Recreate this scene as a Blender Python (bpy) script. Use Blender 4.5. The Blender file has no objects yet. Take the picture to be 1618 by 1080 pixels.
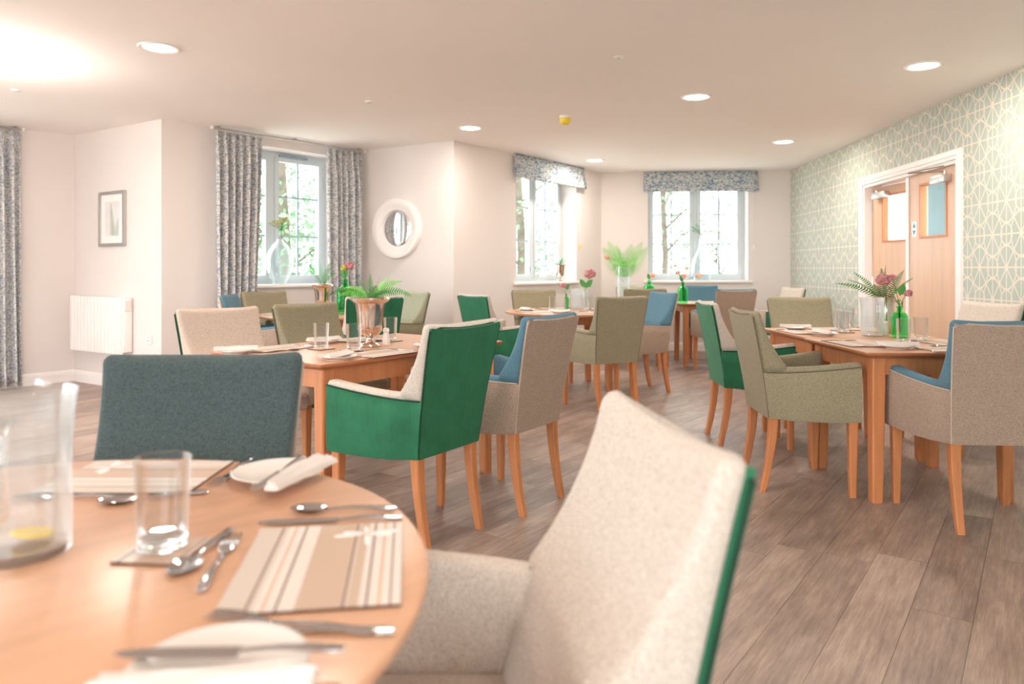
import bpy, bmesh, math, random
from mathutils import Vector, Matrix
random.seed(7)
sc = bpy.context.scene
COL = sc.collection
PI = math.pi
R = math.radians

# ------------------------------------------------------------------ camera
cam_d = bpy.data.cameras.new('camera')
cam = bpy.data.objects.new('camera', cam_d)
COL.objects.link(cam)
cam.location = (0, 0, 1.16)
cam.rotation_euler = (R(90), 0, 0)
cam_d.sensor_fit = 'HORIZONTAL'
cam_d.sensor_width = 36
cam_d.lens = 1150 / 1618 * 36
cam_d.shift_y = -115 / 1618
cam_d.clip_start = 0.05
cam_d.dof.use_dof = True
cam_d.dof.focus_distance = 3.7
cam_d.dof.aperture_fstop = 2.6
sc.camera = cam

# ------------------------------------------------------------------ world and exposure
world = bpy.data.worlds.new('sky')
sc.world = world
world.use_nodes = True
bg = world.node_tree.nodes['Background']
bg.inputs[0].default_value = (0.93, 0.97, 1.0, 1)
bg.inputs[1].default_value = 3.6
sc.view_settings.view_transform = 'Standard'
sc.view_settings.look = 'None'
sc.view_settings.gamma = 1
sc.view_settings.use_curve_mapping = False
sc.view_settings.exposure = 1.32
sc.cycles.transparent_max_bounces = 40
sc.cycles.max_bounces = 14
sc.cycles.diffuse_bounces = 7
sc.cycles.glossy_bounces = 10
DOWNLIGHT_W = 6.8
LAMP_COL = (1.0, 0.90, 0.81)

# ------------------------------------------------------------------ helpers
def lin(r, g, b):
    def c(v):
        v /= 255.0
        return v / 12.92 if v <= 0.04045 else ((v + 0.055) / 1.055) ** 2.4
    return (c(r), c(g), c(b), 1)

class NT:
    """small helper around a material node tree"""
    def __init__(s, name):
        s.m = bpy.data.materials.new(name)
        s.m.use_nodes = True
        s.t = s.m.node_tree
        s.b = s.t.nodes['Principled BSDF']
        s.out = s.t.nodes['Material Output']
    def n(s, kind, **kw):
        o = s.t.nodes.new(kind)
        for k, v in kw.items():
            setattr(o, k, v)
        return o
    def l(s, a, b):
        s.t.links.new(a, b)
    def math(s, op, a, b=None, c=None):
        o = s.n('ShaderNodeMath', operation=op)
        for i, v in enumerate((a, b, c)):
            if v is None: continue
            if isinstance(v, (int, float)): o.inputs[i].default_value = v
            else: s.l(v, o.inputs[i])
        return o.outputs[0]
    def mix(s, f, a, b, blend='MIX'):
        o = s.n('ShaderNodeMix', data_type='RGBA', blend_type=blend)
        if isinstance(f, (int, float)): o.inputs[0].default_value = f
        else: s.l(f, o.inputs[0])
        for i, v in ((6, a), (7, b)):
            if isinstance(v, tuple): o.inputs[i].default_value = v
            else: s.l(v, o.inputs[i])
        return o.outputs[2]
    def coord(s, what='Object', scale=(1, 1, 1), rot=(0, 0, 0), loc=(0, 0, 0)):
        c = s.n('ShaderNodeTexCoord')
        m = s.n('ShaderNodeMapping')
        m.inputs['Location'].default_value = loc
        m.inputs['Rotation'].default_value = rot
        m.inputs['Scale'].default_value = scale
        s.l(c.outputs[what], m.inputs[0])
        return m.outputs[0]
    def noise(s, vec, scale=5, detail=2, rough=.5):
        o = s.n('ShaderNodeTexNoise')
        o.inputs['Scale'].default_value = scale
        o.inputs['Detail'].default_value = detail
        o.inputs['Roughness'].default_value = rough
        s.l(vec, o.inputs['Vector'])
        return o.outputs[0]
    def ramp(s, f, stops, interp='LINEAR'):
        o = s.n('ShaderNodeValToRGB')
        o.color_ramp.interpolation = interp
        e = o.color_ramp.elements
        while len(e) < len(stops): e.new(0.5)
        for k, (p, c) in enumerate(stops):
            e[k].position = p; e[k].color = c
        s.l(f, o.inputs[0])
        return o.outputs[0]
    def bump(s, h, strength=.2, dist=.002):
        o = s.n('ShaderNodeBump')
        o.inputs['Strength'].default_value = strength
        o.inputs['Distance'].default_value = dist
        s.l(h, o.inputs['Height'])
        s.l(o.outputs[0], s.b.inputs['Normal'])
    def set(s, col=None, rough=.5, metal=0., spec=.5, **kw):
        if col is not None:
            if isinstance(col, tuple): s.b.inputs['Base Color'].default_value = col
            else: s.l(col, s.b.inputs['Base Color'])
        s.b.inputs['Roughness'].default_value = rough
        s.b.inputs['Metallic'].default_value = metal
        s.b.inputs['Specular IOR Level'].default_value = spec
        for k, v in kw.items():
            s.b.inputs[k].default_value = v
        return s.m

def scale_col(c, k):
    return tuple(min(1, x * k) for x in c[:3]) + (1,)

def plain(name, c, rough=.5, metal=0., spec=.5, var=.06, nscale=6., **kw):
    t = NT(name)
    v = t.noise(t.coord(), nscale, 3)
    col = t.ramp(v, [(.3, scale_col(c, 1 - var)), (.7, scale_col(c, 1 + var))])
    return t.set(col, rough, metal, spec, **kw)

def fabric(name, c, c2=None, sheen=.15):
    t = NT(name)
    co = t.coord()
    a = t.noise(co, 330, 3, .75)
    b = t.noise(co, 130, 2, .6)
    c2 = c2 or scale_col(c, .62)
    m = t.math('ADD', t.math('MULTIPLY', a, .85), t.math('MULTIPLY', b, .15))
    col = t.ramp(m, [(.38, c2), (.51, c), (.64, scale_col(c, 1.2))])
    t.bump(m, .35, .0015)
    return t.set(col, .95, 0, .15, **{'Sheen Weight': sheen, 'Sheen Roughness': .5})

def velvet(name, c):
    t = NT(name)
    a = t.noise(t.coord(), 9, 4, .6)
    b = t.noise(t.coord(scale=(1, 1, .2)), 60, 2, .6)
    m = t.math('ADD', t.math('MULTIPLY', a, .7), t.math('MULTIPLY', b, .3))
    col = t.ramp(m, [(.3, scale_col(c, .78)), (.7, scale_col(c, 1.2))])
    t.bump(b, .08, .001)
    return t.set(col, .75, 0, .25, **{'Sheen Weight': .45, 'Sheen Roughness': .35, 'Sheen Tint': (.55, .9, .7, 1)})

def wood(name, c, scale=(3, 3, .35), rough=.38, freq=14., var=.3, spec=.4):
    t = NT(name)
    oi = t.n('ShaderNodeObjectInfo')
    co = t.n('ShaderNodeVectorMath', operation='ADD')
    t.l(t.coord(scale=scale), co.inputs[0]); 
    sc3 = t.n('ShaderNodeVectorMath', operation='SCALE'); sc3.inputs[3].default_value = 37.
    cx = t.n('ShaderNodeCombineXYZ')
    for k in range(3): t.l(oi.outputs['Random'], cx.inputs[k])
    t.l(cx.outputs[0], sc3.inputs[0]); t.l(sc3.outputs[0], co.inputs[1])
    a = t.noise(co.outputs[0], freq, 5, .62)
    b = t.noise(co.outputs[0], freq * .22, 2, .5)
    m = t.math('ADD', t.math('MULTIPLY', a, .55), t.math('MULTIPLY', b, .45))
    col = t.ramp(m, [(.3, scale_col(c, 1 - var)), (.5, c), (.72, scale_col(c, 1 + var * .55))])
    t.bump(a, .05, .001)
    return t.set(col, rough, 0, spec)

def glass(name, tint=(1, 1, 1, 1), refl=.9, blend=.22, rough=.02, gcol=(1, 1, 1, 1), haze=0.):
    t = NT(name)
    t.t.nodes.remove(t.b)
    tr = t.n('ShaderNodeBsdfTransparent'); tr.inputs[0].default_value = tint
    gl = t.n('ShaderNodeBsdfGlossy'); gl.inputs['Roughness'].default_value = rough
    gl.inputs[0].default_value = gcol
    lw = t.n('ShaderNodeLayerWeight'); lw.inputs[0].default_value = blend
    f = t.math('MULTIPLY', lw.outputs['Fresnel'], refl)
    mx = t.n('ShaderNodeMixShader')
    t.l(f, mx.inputs[0]); t.l(tr.outputs[0], mx.inputs[1]); t.l(gl.outputs[0], mx.inputs[2])
    last = mx.outputs[0]
    if haze:
        df = t.n('ShaderNodeBsdfDiffuse'); df.inputs[0].default_value = (.93, .95, .96, 1)
        tl = t.n('ShaderNodeBsdfTranslucent'); tl.inputs[0].default_value = (.93, .95, .96, 1)
        m2 = t.n('ShaderNodeMixShader'); m2.inputs[0].default_value = .5
        t.l(df.outputs[0], m2.inputs[1]); t.l(tl.outputs[0], m2.inputs[2])
        m3 = t.n('ShaderNodeMixShader'); m3.inputs[0].default_value = haze
        t.l(last, m3.inputs[1]); t.l(m2.outputs[0], m3.inputs[2]); last = m3.outputs[0]
    t.l(last, t.out.inputs[0])
    return t.m

def solid_glass(name, col=(1, 1, 1, 1), ior=1.45):
    t = NT(name)
    return t.set(col, .01, 0, .5, **{'Transmission Weight': 1.0, 'IOR': ior})

def emission(name, c, s):
    t = NT(name)
    t.set((.9, .9, .9, 1), .4)
    t.b.inputs['Emission Color'].default_value = c
    t.b.inputs['Emission Strength'].default_value = s
    return t.m

# ------------------------------------------------------------------ mesh builder
class MB:
    def __init__(s):
        s.v = []; s.f = []; s.mi = []; s.uv = None; s.cur = 0
    def add(s, vs, fs):
        o = len(s.v)
        s.v += [tuple(p) for p in vs]
        for q in fs:
            s.f.append(tuple(i + o for i in q)); s.mi.append(s.cur)
        return s
    def box(s, x0, x1, y0, y1, z0, z1):
        return s.add([(x0, y0, z0), (x1, y0, z0), (x1, y1, z0), (x0, y1, z0), (x0, y0, z1), (x1, y0, z1), (x1, y1, z1), (x0, y1, z1)],
                     [(3, 2, 1, 0), (4, 5, 6, 7), (0, 1, 5, 4), (1, 2, 6, 5), (2, 3, 7, 6), (3, 0, 4, 7)])
    def bbox(s, x0, x1, y0, y1, z0, z1, b=.004, seg=2):
        bm = bmesh.new()
        bmesh.ops.create_cube(bm, size=1)
        for v in bm.verts:
            v.co = Vector(((x0 + x1) / 2 + v.co.x * (x1 - x0), (y0 + y1) / 2 + v.co.y * (y1 - y0), (z0 + z1) / 2 + v.co.z * (z1 - z0)))
        b = min(b, .49 * min(x1 - x0, y1 - y0, z1 - z0))
        bmesh.ops.bevel(bm, geom=list(bm.edges), offset=b, segments=seg, profile=.5, affect='EDGES')
        bm.verts.index_update()
        s.add([v.co[:] for v in bm.verts], [[v.index for v in f.verts] for f in bm.faces])
        bm.free(); return s
    def loft(s, rings, cap=True, closed=True):
        n = len(rings[0]); vs = [p for r in rings for p in r]; fs = []
        for k in range(len(rings) - 1):
            for i in range(n if closed else n - 1):
                j = (i + 1) % n
                fs.append((k * n + i, k * n + j, (k + 1) * n + j, (k + 1) * n + i))
        if cap and closed:
            fs.append(tuple(range(n - 1, -1, -1)))
            fs.append(tuple((len(rings) - 1) * n + i for i in range(n)))
        return s.add(vs, fs)
    def lathe(s, prof, n=24, cx=0, cy=0, cap=True, closed_profile=False):
        rings = [[(cx + r * math.cos(2 * PI * i / n), cy + r * math.sin(2 * PI * i / n), z) for i in range(n)] for r, z in prof]
        if closed_profile: rings.append(rings[0]); cap = False
        return s.loft(rings, cap)
    def tube(s, path, r, n=6, closed=False, cap=True):
        P = [Vector(p) for p in path]; m = len(P); rings = []
        up = Vector((0, 0, 1)); prev = None
        for k in range(m):
            a = P[(k - 1) % m] if (closed or k > 0) else P[k]
            b = P[(k + 1) % m] if (closed or k < m - 1) else P[k]
            d = (b - a)
            d = d.normalized() if d.length > 1e-9 else Vector((0, 0, 1))
            if prev is None:
                x = d.cross(up if abs(d.z) < .9 else Vector((1, 0, 0))).normalized()
            else:
                x = (prev - d * prev.dot(d)); x = x.normalized() if x.length > 1e-6 else d.orthogonal().normalized()
            prev = x; y = d.cross(x)
            rr = r[k] if isinstance(r, (list, tuple)) else r
            rings.append([P[k] + (x * math.cos(2 * PI * i / n) + y * math.sin(2 * PI * i / n)) * rr for i in range(n)])
        if closed: rings.append(rings[0])
        return s.loft(rings, cap and not closed)
    def prism(s, pts, z0, z1):
        n = len(pts)
        return s.add([(x, y, z0) for x, y in pts] + [(x, y, z1) for x, y in pts],
                     [tuple(range(n - 1, -1, -1)), tuple(range(n, 2 * n))] + [(i, (i + 1) % n, n + (i + 1) % n, n + i) for i in range(n)])
    def mesh(s, name, mats, smooth=True, angle=35):
        me = bpy.data.meshes.new(name)
        me.from_pydata(s.v, [], s.f)
        for m in (mats if isinstance(mats, (list, tuple)) else [mats]): me.materials.append(m)
        if max(s.mi, default=0): me.polygons.foreach_set('material_index', s.mi)
        bm = bmesh.new(); bm.from_mesh(me)
        bmesh.ops.remove_doubles(bm, verts=bm.verts, dist=1e-6)
        bmesh.ops.recalc_face_normals(bm, faces=bm.faces)
        bm.to_mesh(me); bm.free()
        if smooth:
            me.polygons.foreach_set('use_smooth', [True] * len(me.polygons))
            me.set_sharp_from_angle(angle=R(angle))
        me.update()
        return me
    def build(s, name, mats, parent=None, **kw):
        return place(name, s.mesh(name, mats, **kw), parent)

def place(name, me, parent=None, loc=None, rotz=None):
    o = bpy.data.objects.new(name, me)
    COL.objects.link(o)
    if parent is not None: o.parent = parent
    if loc is not None: o.location = loc
    if rotz is not None: o.rotation_euler = (0, 0, rotz)
    return o

def tag(o, label, cat, group=None):
    o['label'] = label; o['category'] = cat
    if group: o['group'] = group
    return o

def thing(name, label, cat, loc=(0, 0, 0), rotz=0, group=None):
    o = bpy.data.objects.new(name, None); COL.objects.link(o)
    o.empty_display_size = .1
    o.location = loc; o.rotation_euler = (0, 0, rotz)
    return tag(o, label, cat, group)

def struct_empty(name, loc, rotz):
    o = bpy.data.objects.new(name, None); COL.objects.link(o)
    o.empty_display_size = .1
    o.location = loc; o.rotation_euler = (0, 0, rotz)
    o['kind'] = 'structure'
    return o

def struct(o):
    o['kind'] = 'structure'; return o

def rr(cx, cy, hx, hy, r, seg=3):
    """rounded rectangle outline, counter-clockwise"""
    r = min(r, hx * .98, hy * .98); pts = []
    for (sx, sy, a0) in ((1, 1, 0), (-1, 1, 90), (-1, -1, 180), (1, -1, 270)):
        for k in range(seg + 1):
            a = R(a0 + 90 * k / seg)
            pts.append((cx + sx * (hx - r) + r * math.cos(a), cy + sy * (hy - r) + r * math.sin(a)))
    return pts

# ------------------------------------------------------------------ materials
M = {}
M['wall'] = plain('wall_paint', lin(231, 223, 219), .9, spec=.2, var=.012, nscale=2)
M['ceiling'] = plain('ceiling_paint', lin(249, 244, 241), .95, spec=.1, var=.008, nscale=1)
M['white'] = plain('white_gloss_paint', lin(246, 241, 238), .35, spec=.4, var=.01)
M['upvc'] = plain('window_white_frame', lin(208, 217, 221), .35, spec=.4, var=.01)
M['bar'] = plain('glazing_bar_grey', lin(160, 178, 186), .4, var=.02)
M['vent'] = plain('vent_blue_grey', lin(138, 158, 172), .5)
M['beech'] = wood('beech_wood', lin(198, 130, 84), rough=.33)
M['beech_flat'] = wood('beech_table_top', lin(214, 166, 132), scale=(.35, 3, 3), rough=.28, freq=12, var=.18, spec=.5)
M['edge'] = wood('table_edge_brown', lin(176, 112, 74), scale=(.4, 3, 3), rough=.35)
M['oak'] = wood('pale_oak_veneer', lin(222, 186, 158), scale=(6, 6, .25), rough=.35, freq=9, var=.14)
M['oak_edge'] = wood('oak_bead', lin(205, 135, 88), scale=(3, 3, .4), rough=.4)
M['cream'] = fabric('cream_tweed', lin(206, 195, 184), lin(172, 158, 146))
M['beige'] = fabric('beige_tweed', lin(212, 195, 180), lin(180, 160, 144))
M['teal'] = fabric('teal_grey_tweed', lin(80, 94, 96), lin(54, 64, 64))
M['blue'] = fabric('dusty_blue_fabric', lin(92, 130, 148), lin(72, 106, 124))
M['brown'] = fabric('grey_brown_tweed', lin(172, 152, 136), lin(124, 106, 94))
M['olive'] = fabric('olive_tweed', lin(156, 147, 122), lin(112, 105, 86))
M['sage'] = fabric('sage_tweed', lin(176, 178, 156), lin(140, 140, 116))
M['green'] = velvet('emerald_velvet', lin(44, 112, 80))
M['pipe_green'] = plain('dark_green_piping', lin(16, 62, 42), .8)
M['pipe_olive'] = plain('olive_piping', lin(110, 102, 80), .9)
M['pipe_brown'] = plain('pale_brown_piping', lin(190, 172, 156), .9)
M['steel'] = plain('polished_steel', lin(190, 188, 188), .07, 1., var=.03)
M['chrome'] = plain('chrome', lin(220, 220, 222), .08, 1., var=.02)
M['silver'] = plain('hammered_silver', lin(214, 200, 190), .16, 1., var=.06, nscale=30)
M['alu'] = plain('brushed_aluminium', lin(200, 198, 196), .35, .9, var=.03)
M['china'] = plain('white_china', lin(232, 225, 219), .2, var=.01)
M['napkin'] = plain('white_napkin', lin(230, 222, 216), .9, spec=.1, var=.02, nscale=40)
M['cork'] = plain('dark_board_edge', lin(92, 62, 50), .7)
M['glass'] = glass('clear_glass', (.95, .96, .965, 1), .62, .28)
M['glass_thick'] = glass('clear_glass_base', (.95, .965, .97, 1), .55, .4)
M['water'] = glass('water', (.97, .985, .99, 1), .4, .12)
M['frost'] = glass('misted_glass', (.95, .965, .975, 1), .5, .3, .1, haze=.2)
M['greenglass'] = glass('green_bottle_glass', (.5, .92, .62, 1), .5, .25, gcol=(.8, 1, .85, 1))
M['tumbler'] = solid_glass('tumbler_glass', (.98, .99, .99, 1))
M['tumbler'].node_tree.nodes['Principled BSDF'].inputs['Specular IOR Level'].default_value = .5
M['pane'] = glass('window_glass', (.98, 1, 1, 1), .5, .08)
M['vase'] = glass('vase_glass', (.95, .98, .98, 1), .55, .3, haze=.1)  # haze paints an overexposed brightness into the clear glass
M['jug'] = glass('jug_glass_light_haze', (.96, .97, .975, 1), .55, .28, .04, haze=.08)  # whitish haze stands in for light reflected by the clear jug
M['lemon'] = plain('lemon_flesh', lin(246, 206, 84), .5)
M['leaf'] = plain('fern_green', lin(74, 146, 66), .6, var=.25, nscale=20)
M['leaf_dark'] = plain('fern_dark', lin(48, 110, 56), .6, var=.25, nscale=20)
M['leaf_bright'] = plain('palm_green', lin(122, 206, 84), .6, var=.2, nscale=14)
M['leaf_blue'] = plain('succulent_green', lin(130, 186, 150), .6, var=.15)
M['pink'] = plain('dusky_pink_petals', lin(184, 126, 128), .8, var=.35, nscale=60)
M['peach'] = plain('peach_petals', lin(236, 178, 150), .8, var=.2, nscale=60)
M['straw'] = plain('dry_umbel', lin(188, 182, 92), .8, var=.2)
M['bark'] = plain('bark', lin(92, 84, 72), .9, var=.3)
M['tree_leaf'] = plain('tree_leaf', lin(92, 128, 88), .7, var=.3, nscale=3)
M['yellow'] = plain('yellow_plastic', lin(236, 208, 70), .4)
M['dark'] = plain('dark_gap', lin(40, 36, 34), .8)
M['cyan'] = plain('sign_teal_ink', lin(40, 150, 170), .5)
M['print_bg'] = plain('print_paper', lin(228, 222, 222), .6)
M['led'] = plain('led_green_plastic', lin(120, 220, 190), .4)
M['lens'] = emission('lamp_lens', (1, .9, .78, 1), 9)
M['bounce_ground'] = plain('pale_ground_bounce', lin(196, 190, 178), .9, var=.1)  # outside ground made pale as an added reflector, bounces daylight to the ceiling

def curtain_mat(name, dark, light, mid):
    t = NT(name)
    c = t.n('ShaderNodeTexCoord')
    sep = t.n('ShaderNodeSeparateXYZ'); t.l(c.outputs['UV'], sep.inputs[0])
    def cells(w, h, seed):
        row = t.math('FLOOR', t.math('DIVIDE', sep.outputs[1], h))
        off = t.math('MULTIPLY', t.math('FRACT', t.math('MULTIPLY', row, .37)), w)
        colm = t.math('FLOOR', t.math('DIVIDE', t.math('ADD', sep.outputs[0], off), w))
        cb = t.n('ShaderNodeCombineXYZ'); t.l(colm, cb.inputs[0]); t.l(row, cb.inputs[1]); cb.inputs[2].default_value = seed
        wn = t.n('ShaderNodeTexWhiteNoise', noise_dimensions='3D'); t.l(cb.outputs[0], wn.inputs[0])
        return wn.outputs[0]
    a = cells(.034, .009, 1.); b = cells(.009, .026, 2.)
    m = t.math('ADD', t.math('MULTIPLY', a, .55), t.math('MULTIPLY', b, .45))
    big = t.noise(t.coord('UV', (1, 1, 1)), 5, 2)
    m = t.math('ADD', m, t.math('MULTIPLY', t.math('SUBTRACT', big, .5), .3))
    col = t.ramp(m, [(.3, dark), (.45, mid), (.56, light)])
    return t.set(col, .9, 0, .15)
M['curtain'] = curtain_mat('weave_curtain', lin(156, 164, 176), lin(226, 222, 218), lin(194, 197, 202))
M['blind'] = curtain_mat('weave_blind', lin(112, 136, 158), lin(212, 212, 208), lin(160, 174, 186))

def wallpaper():
    t = NT('trellis_wallpaper')
    c = t.n('ShaderNodeTexCoord')
    sp = t.n('ShaderNodeSeparateXYZ'); t.l(c.outputs['Object'], sp.inputs[0])
    W, P = .34, .239
    u = t.math('DIVIDE', t.math('SUBTRACT', sp.outputs[0], 4.73), W)
    v = t.math('DIVIDE', t.math('SUBTRACT', sp.outputs[2], 1.173), P)
    def cen(x): return t.math('SUBTRACT', x, t.math('ROUND', x))
    u0 = cen(u); u1 = cen(t.math('ADD', u, .5))
    v0 = t.math('MULTIPLY', cen(t.math('MULTIPLY', v, .5)), 2.)
    v1 = t.math('MULTIPLY', cen(t.math('ADD', t.math('MULTIPLY', v, .5), .5)), 2.)
    def ell(x, y, a, b, k):
        e = t.math('SQRT', t.math('ADD', t.math('POWER', t.math('DIVIDE', x, a), 2.), t.math('POWER', t.math('DIVIDE', y, b), 2.)))
        return t.math('MULTIPLY', t.math('ABSOLUTE', t.math('SUBTRACT', e, 1.)), k)
    ds = []
    for x, y, xm in ((u0, v0, u1), (u1, v1, u0)):
        ds.append(ell(x, y, .34, .66, .12))
        ds.append(ell(xm, y, .2, .32, .07))
        ds.append(ell(x, y, .055, .085, .02))
    ds.append(t.math('MULTIPLY', t.math('ABSOLUTE', t.math('SUBTRACT', t.math('MULTIPLY', t.math('ABSOLUTE', u0), 2.), t.math('ABSOLUTE', v0))), .139))
    ds.append(t.math('MULTIPLY', t.math('ABSOLUTE', cen(v)), P))
    ds.append(t.math('MULTIPLY', t.math('ABSOLUTE', cen(t.math('MULTIPLY', u, 2.))), W / 2))
    d = ds[0]
    for q in ds[1:]: d = t.math('MINIMUM', d, q)
    line = t.math('LESS_THAN', d, .0052)
    base = t.ramp(t.noise(t.coord(), 3, 2), [(.3, lin(178, 189, 178)), (.7, lin(187, 197, 187))])
    col = t.mix(line, base, lin(228, 218, 204))
    return t.set(col, .75, 0, .25)
M['paper'] = wallpaper()

def plank_mat(name, per_island):
    t = NT(name)
    if per_island:
        g = t.n('ShaderNodeNewGeometry'); rnd = g.outputs['Random Per Island']
    else:
        oi = t.n('ShaderNodeObjectInfo'); rnd = oi.outputs['Random']
    cb = t.n('ShaderNodeCombineXYZ')
    t.l(t.math('MULTIPLY', rnd, 61.), cb.inputs[0]); t.l(t.math('MULTIPLY', rnd, 23.), cb.inputs[1])
    va = t.n('ShaderNodeVectorMath', operation='ADD')
    t.l(t.coord(scale=(.5, 9, 1), rot=(0, 0, 0 if not per_island else -PLANK_A)), va.inputs[0]); t.l(cb.outputs[0], va.inputs[1])
    a = t.noise(va.outputs[0], 7, 6, .68)
    vb = t.n('ShaderNodeVectorMath', operation='ADD')
    t.l(t.coord(scale=(1.2, 4, 1), rot=(0, 0, 0 if not per_island else -PLANK_A)), vb.inputs[0]); t.l(cb.outputs[0], vb.inputs[1])
    b = t.noise(vb.outputs[0], 2.2, 4, .6)
    vc = t.n('ShaderNodeVectorMath', operation='ADD')
    t.l(t.coord(scale=(2, 60, 1), rot=(0, 0, 0 if not per_island else -PLANK_A)), vc.inputs[0]); t.l(cb.outputs[0], vc.inputs[1])
    f = t.noise(vc.outputs[0], 6, 3, .6)
    m = t.math('ADD', t.math('ADD', t.math('MULTIPLY', a, .36), t.math('MULTIPLY', b, .36)), t.math('MULTIPLY', f, .28))
    m = t.math('ADD', m, t.math('MULTIPLY', t.math('SUBTRACT', rnd, .5), .085))
    col = t.ramp(m, [(.34, lin(112, 95, 88)), (.5, lin(157, 136, 124)), (.66, lin(196, 174, 158))])
    t.bump(t.math('ADD', a, f), .12, .0015)
    t.set(col, .42, 0, .42)
    t.l(t.math('ADD', t.math('MULTIPLY', a, .2), .3), t.b.inputs['Roughness'])
    return t.m

# ------------------------------------------------------------------ room plan (clockwise, room on the right of each wall)
PLANK_A = R(54)
K = {0: (-6.586, 5.099), 1: (-4.56, 7.576), 2: (-3.249, 6.745), 3: (-1.776, 8.548), 4: (-.63, 7.874),
     5: (1.285, 10.48), 6: (3.92, 10.25), 7: (2.934, -2.5), 8: (-6.586, -2.5)}
ORDER = [0, 1, 2, 3, 4, 5, 6, 7, 8]
POLY = [K[i] for i in ORDER]
CEIL = 2.55

def wframe(a, b):
    A = Vector(K[a]); B = Vector(K[b]); d = (B - A)
    return A, d.normalized(), d.length, math.atan2(d.y, d.x)

def on_wall(a, b, s, off=0., z=0.):
    """point on a wall: s along it, off metres into the room"""
    A, u, L, ang = wframe(a, b)
    p = A + u * s + Vector((u.y, -u.x)) * off
    return (p.x, p.y, z), ang

def wall(name, a, b, openings, mat, th=.34, e0=True, e1=True):
    A, u, L, ang = wframe(a, b)
    xs = sorted({-th if e0 else 0, L + th if e1 else L} | {o[0] for o in openings} | {o[1] for o in openings})
    zs = sorted({-.05, CEIL + .1} | {o[2] for o in openings} | {o[3] for o in openings})
    def solid(i, j):
        if i < 0 or j < 0 or i >= len(xs) - 1 or j >= len(zs) - 1: return False
        mx, mz = (xs[i] + xs[i + 1]) / 2, (zs[j] + zs[j + 1]) / 2
        return not any(o[0] < mx < o[1] and o[2] < mz < o[3] for o in openings)
    m = MB(); nz = len(zs)
    vs = [(x, y, z) for y in (0, th) for x in xs for z in zs]
    def I(y, i, j): return y * len(xs) * nz + i * nz + j
    fs = []
    for i in range(len(xs) - 1):
        for j in range(nz - 1):
            if not solid(i, j): continue
            fs.append((I(0, i, j), I(0, i + 1, j), I(0, i + 1, j + 1), I(0, i, j + 1)))
            fs.append((I(1, i, j), I(1, i, j + 1), I(1, i + 1, j + 1), I(1, i + 1, j)))
            if not solid(i - 1, j): fs.append((I(0, i, j), I(0, i, j + 1), I(1, i, j + 1), I(1, i, j)))
            if not solid(i + 1, j): fs.append((I(0, i + 1, j), I(1, i + 1, j), I(1, i + 1, j + 1), I(0, i + 1, j + 1)))
            if not solid(i, j - 1): fs.append((I(0, i, j), I(1, i, j), I(1, i + 1, j), I(0, i + 1, j)))
            if not solid(i, j + 1): fs.append((I(0, i, j + 1), I(0, i + 1, j + 1), I(1, i + 1, j + 1), I(1, i, j + 1)))
    m.add(vs, fs)
    o = m.build(name, mat, smooth=False)
    o.location = (A.x, A.y, 0); o.rotation_euler = (0, 0, ang)
    return struct(o)

WZ0, WZ1 = .99, 2.44
OW = 1.40
W1, W2, W3 = .61, 1.145, .665
wall('wall_far_left', 0, 1, [(.55, 2.45, .99, 2.44)], M['wall'], e0=True)
wall('wall_left_return', 1, 2, [], M['wall'], e1=False)
wall('wall_left_window', 2, 3, [(W1, W1 + OW, WZ0, WZ1)], M['wall'], e0=False)
wall('wall_mirror', 3, 4, [], M['wall'], e1=False)
wall('wall_middle_window', 4, 5, [(W2, W2 + OW, WZ0, WZ1)], M['wall'], e0=False)
wall('wall_back', 5, 6, [(W3, W3 + OW, WZ0, WZ1)], M['wall'])
D0, D1, DZ = 2.55, 4.43, 2.05
wall('wall_right', 6, 7, [(D0, D1, -.05, DZ)], M['paper'], th=.16)
wall('wall_rear', 7, 8, [(.8, 3.6, .15, 2.4), (5.2, 7.8, .15, 2.4)], M['wall'])
wall('wall_left', 8, 0, [(.6, 3.4, .15, 2.4), (4.0, 7.0, .15, 2.4)], M['wall'])

def grow(poly, d):
    out = []; n = len(poly)
    for i in range(n):
        p0, p1, p2 = Vector(poly[i - 1]), Vector(poly[i]), Vector(poly[(i + 1) % n])
        u = (p1 - p0).normalized(); w = (p2 - p1).normalized()
        n1 = Vector((-u.y, u.x)); n2 = Vector((-w.y, w.x))
        b = (n1 + n2).normalized(); k = d / max(.3, b.dot(n1))
        out.append((p1.x + b.x * k, p1.y + b.y * k))
    return out
struct(MB().prism(grow(POLY, .3)[::-1], CEIL, CEIL + .12).build('ceiling', M['ceiling'], smooth=False))
floor = struct(MB().prism(grow(POLY, .3)[::-1], -.06, -.0045).build('floor', M['dark'], smooth=False))

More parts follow.
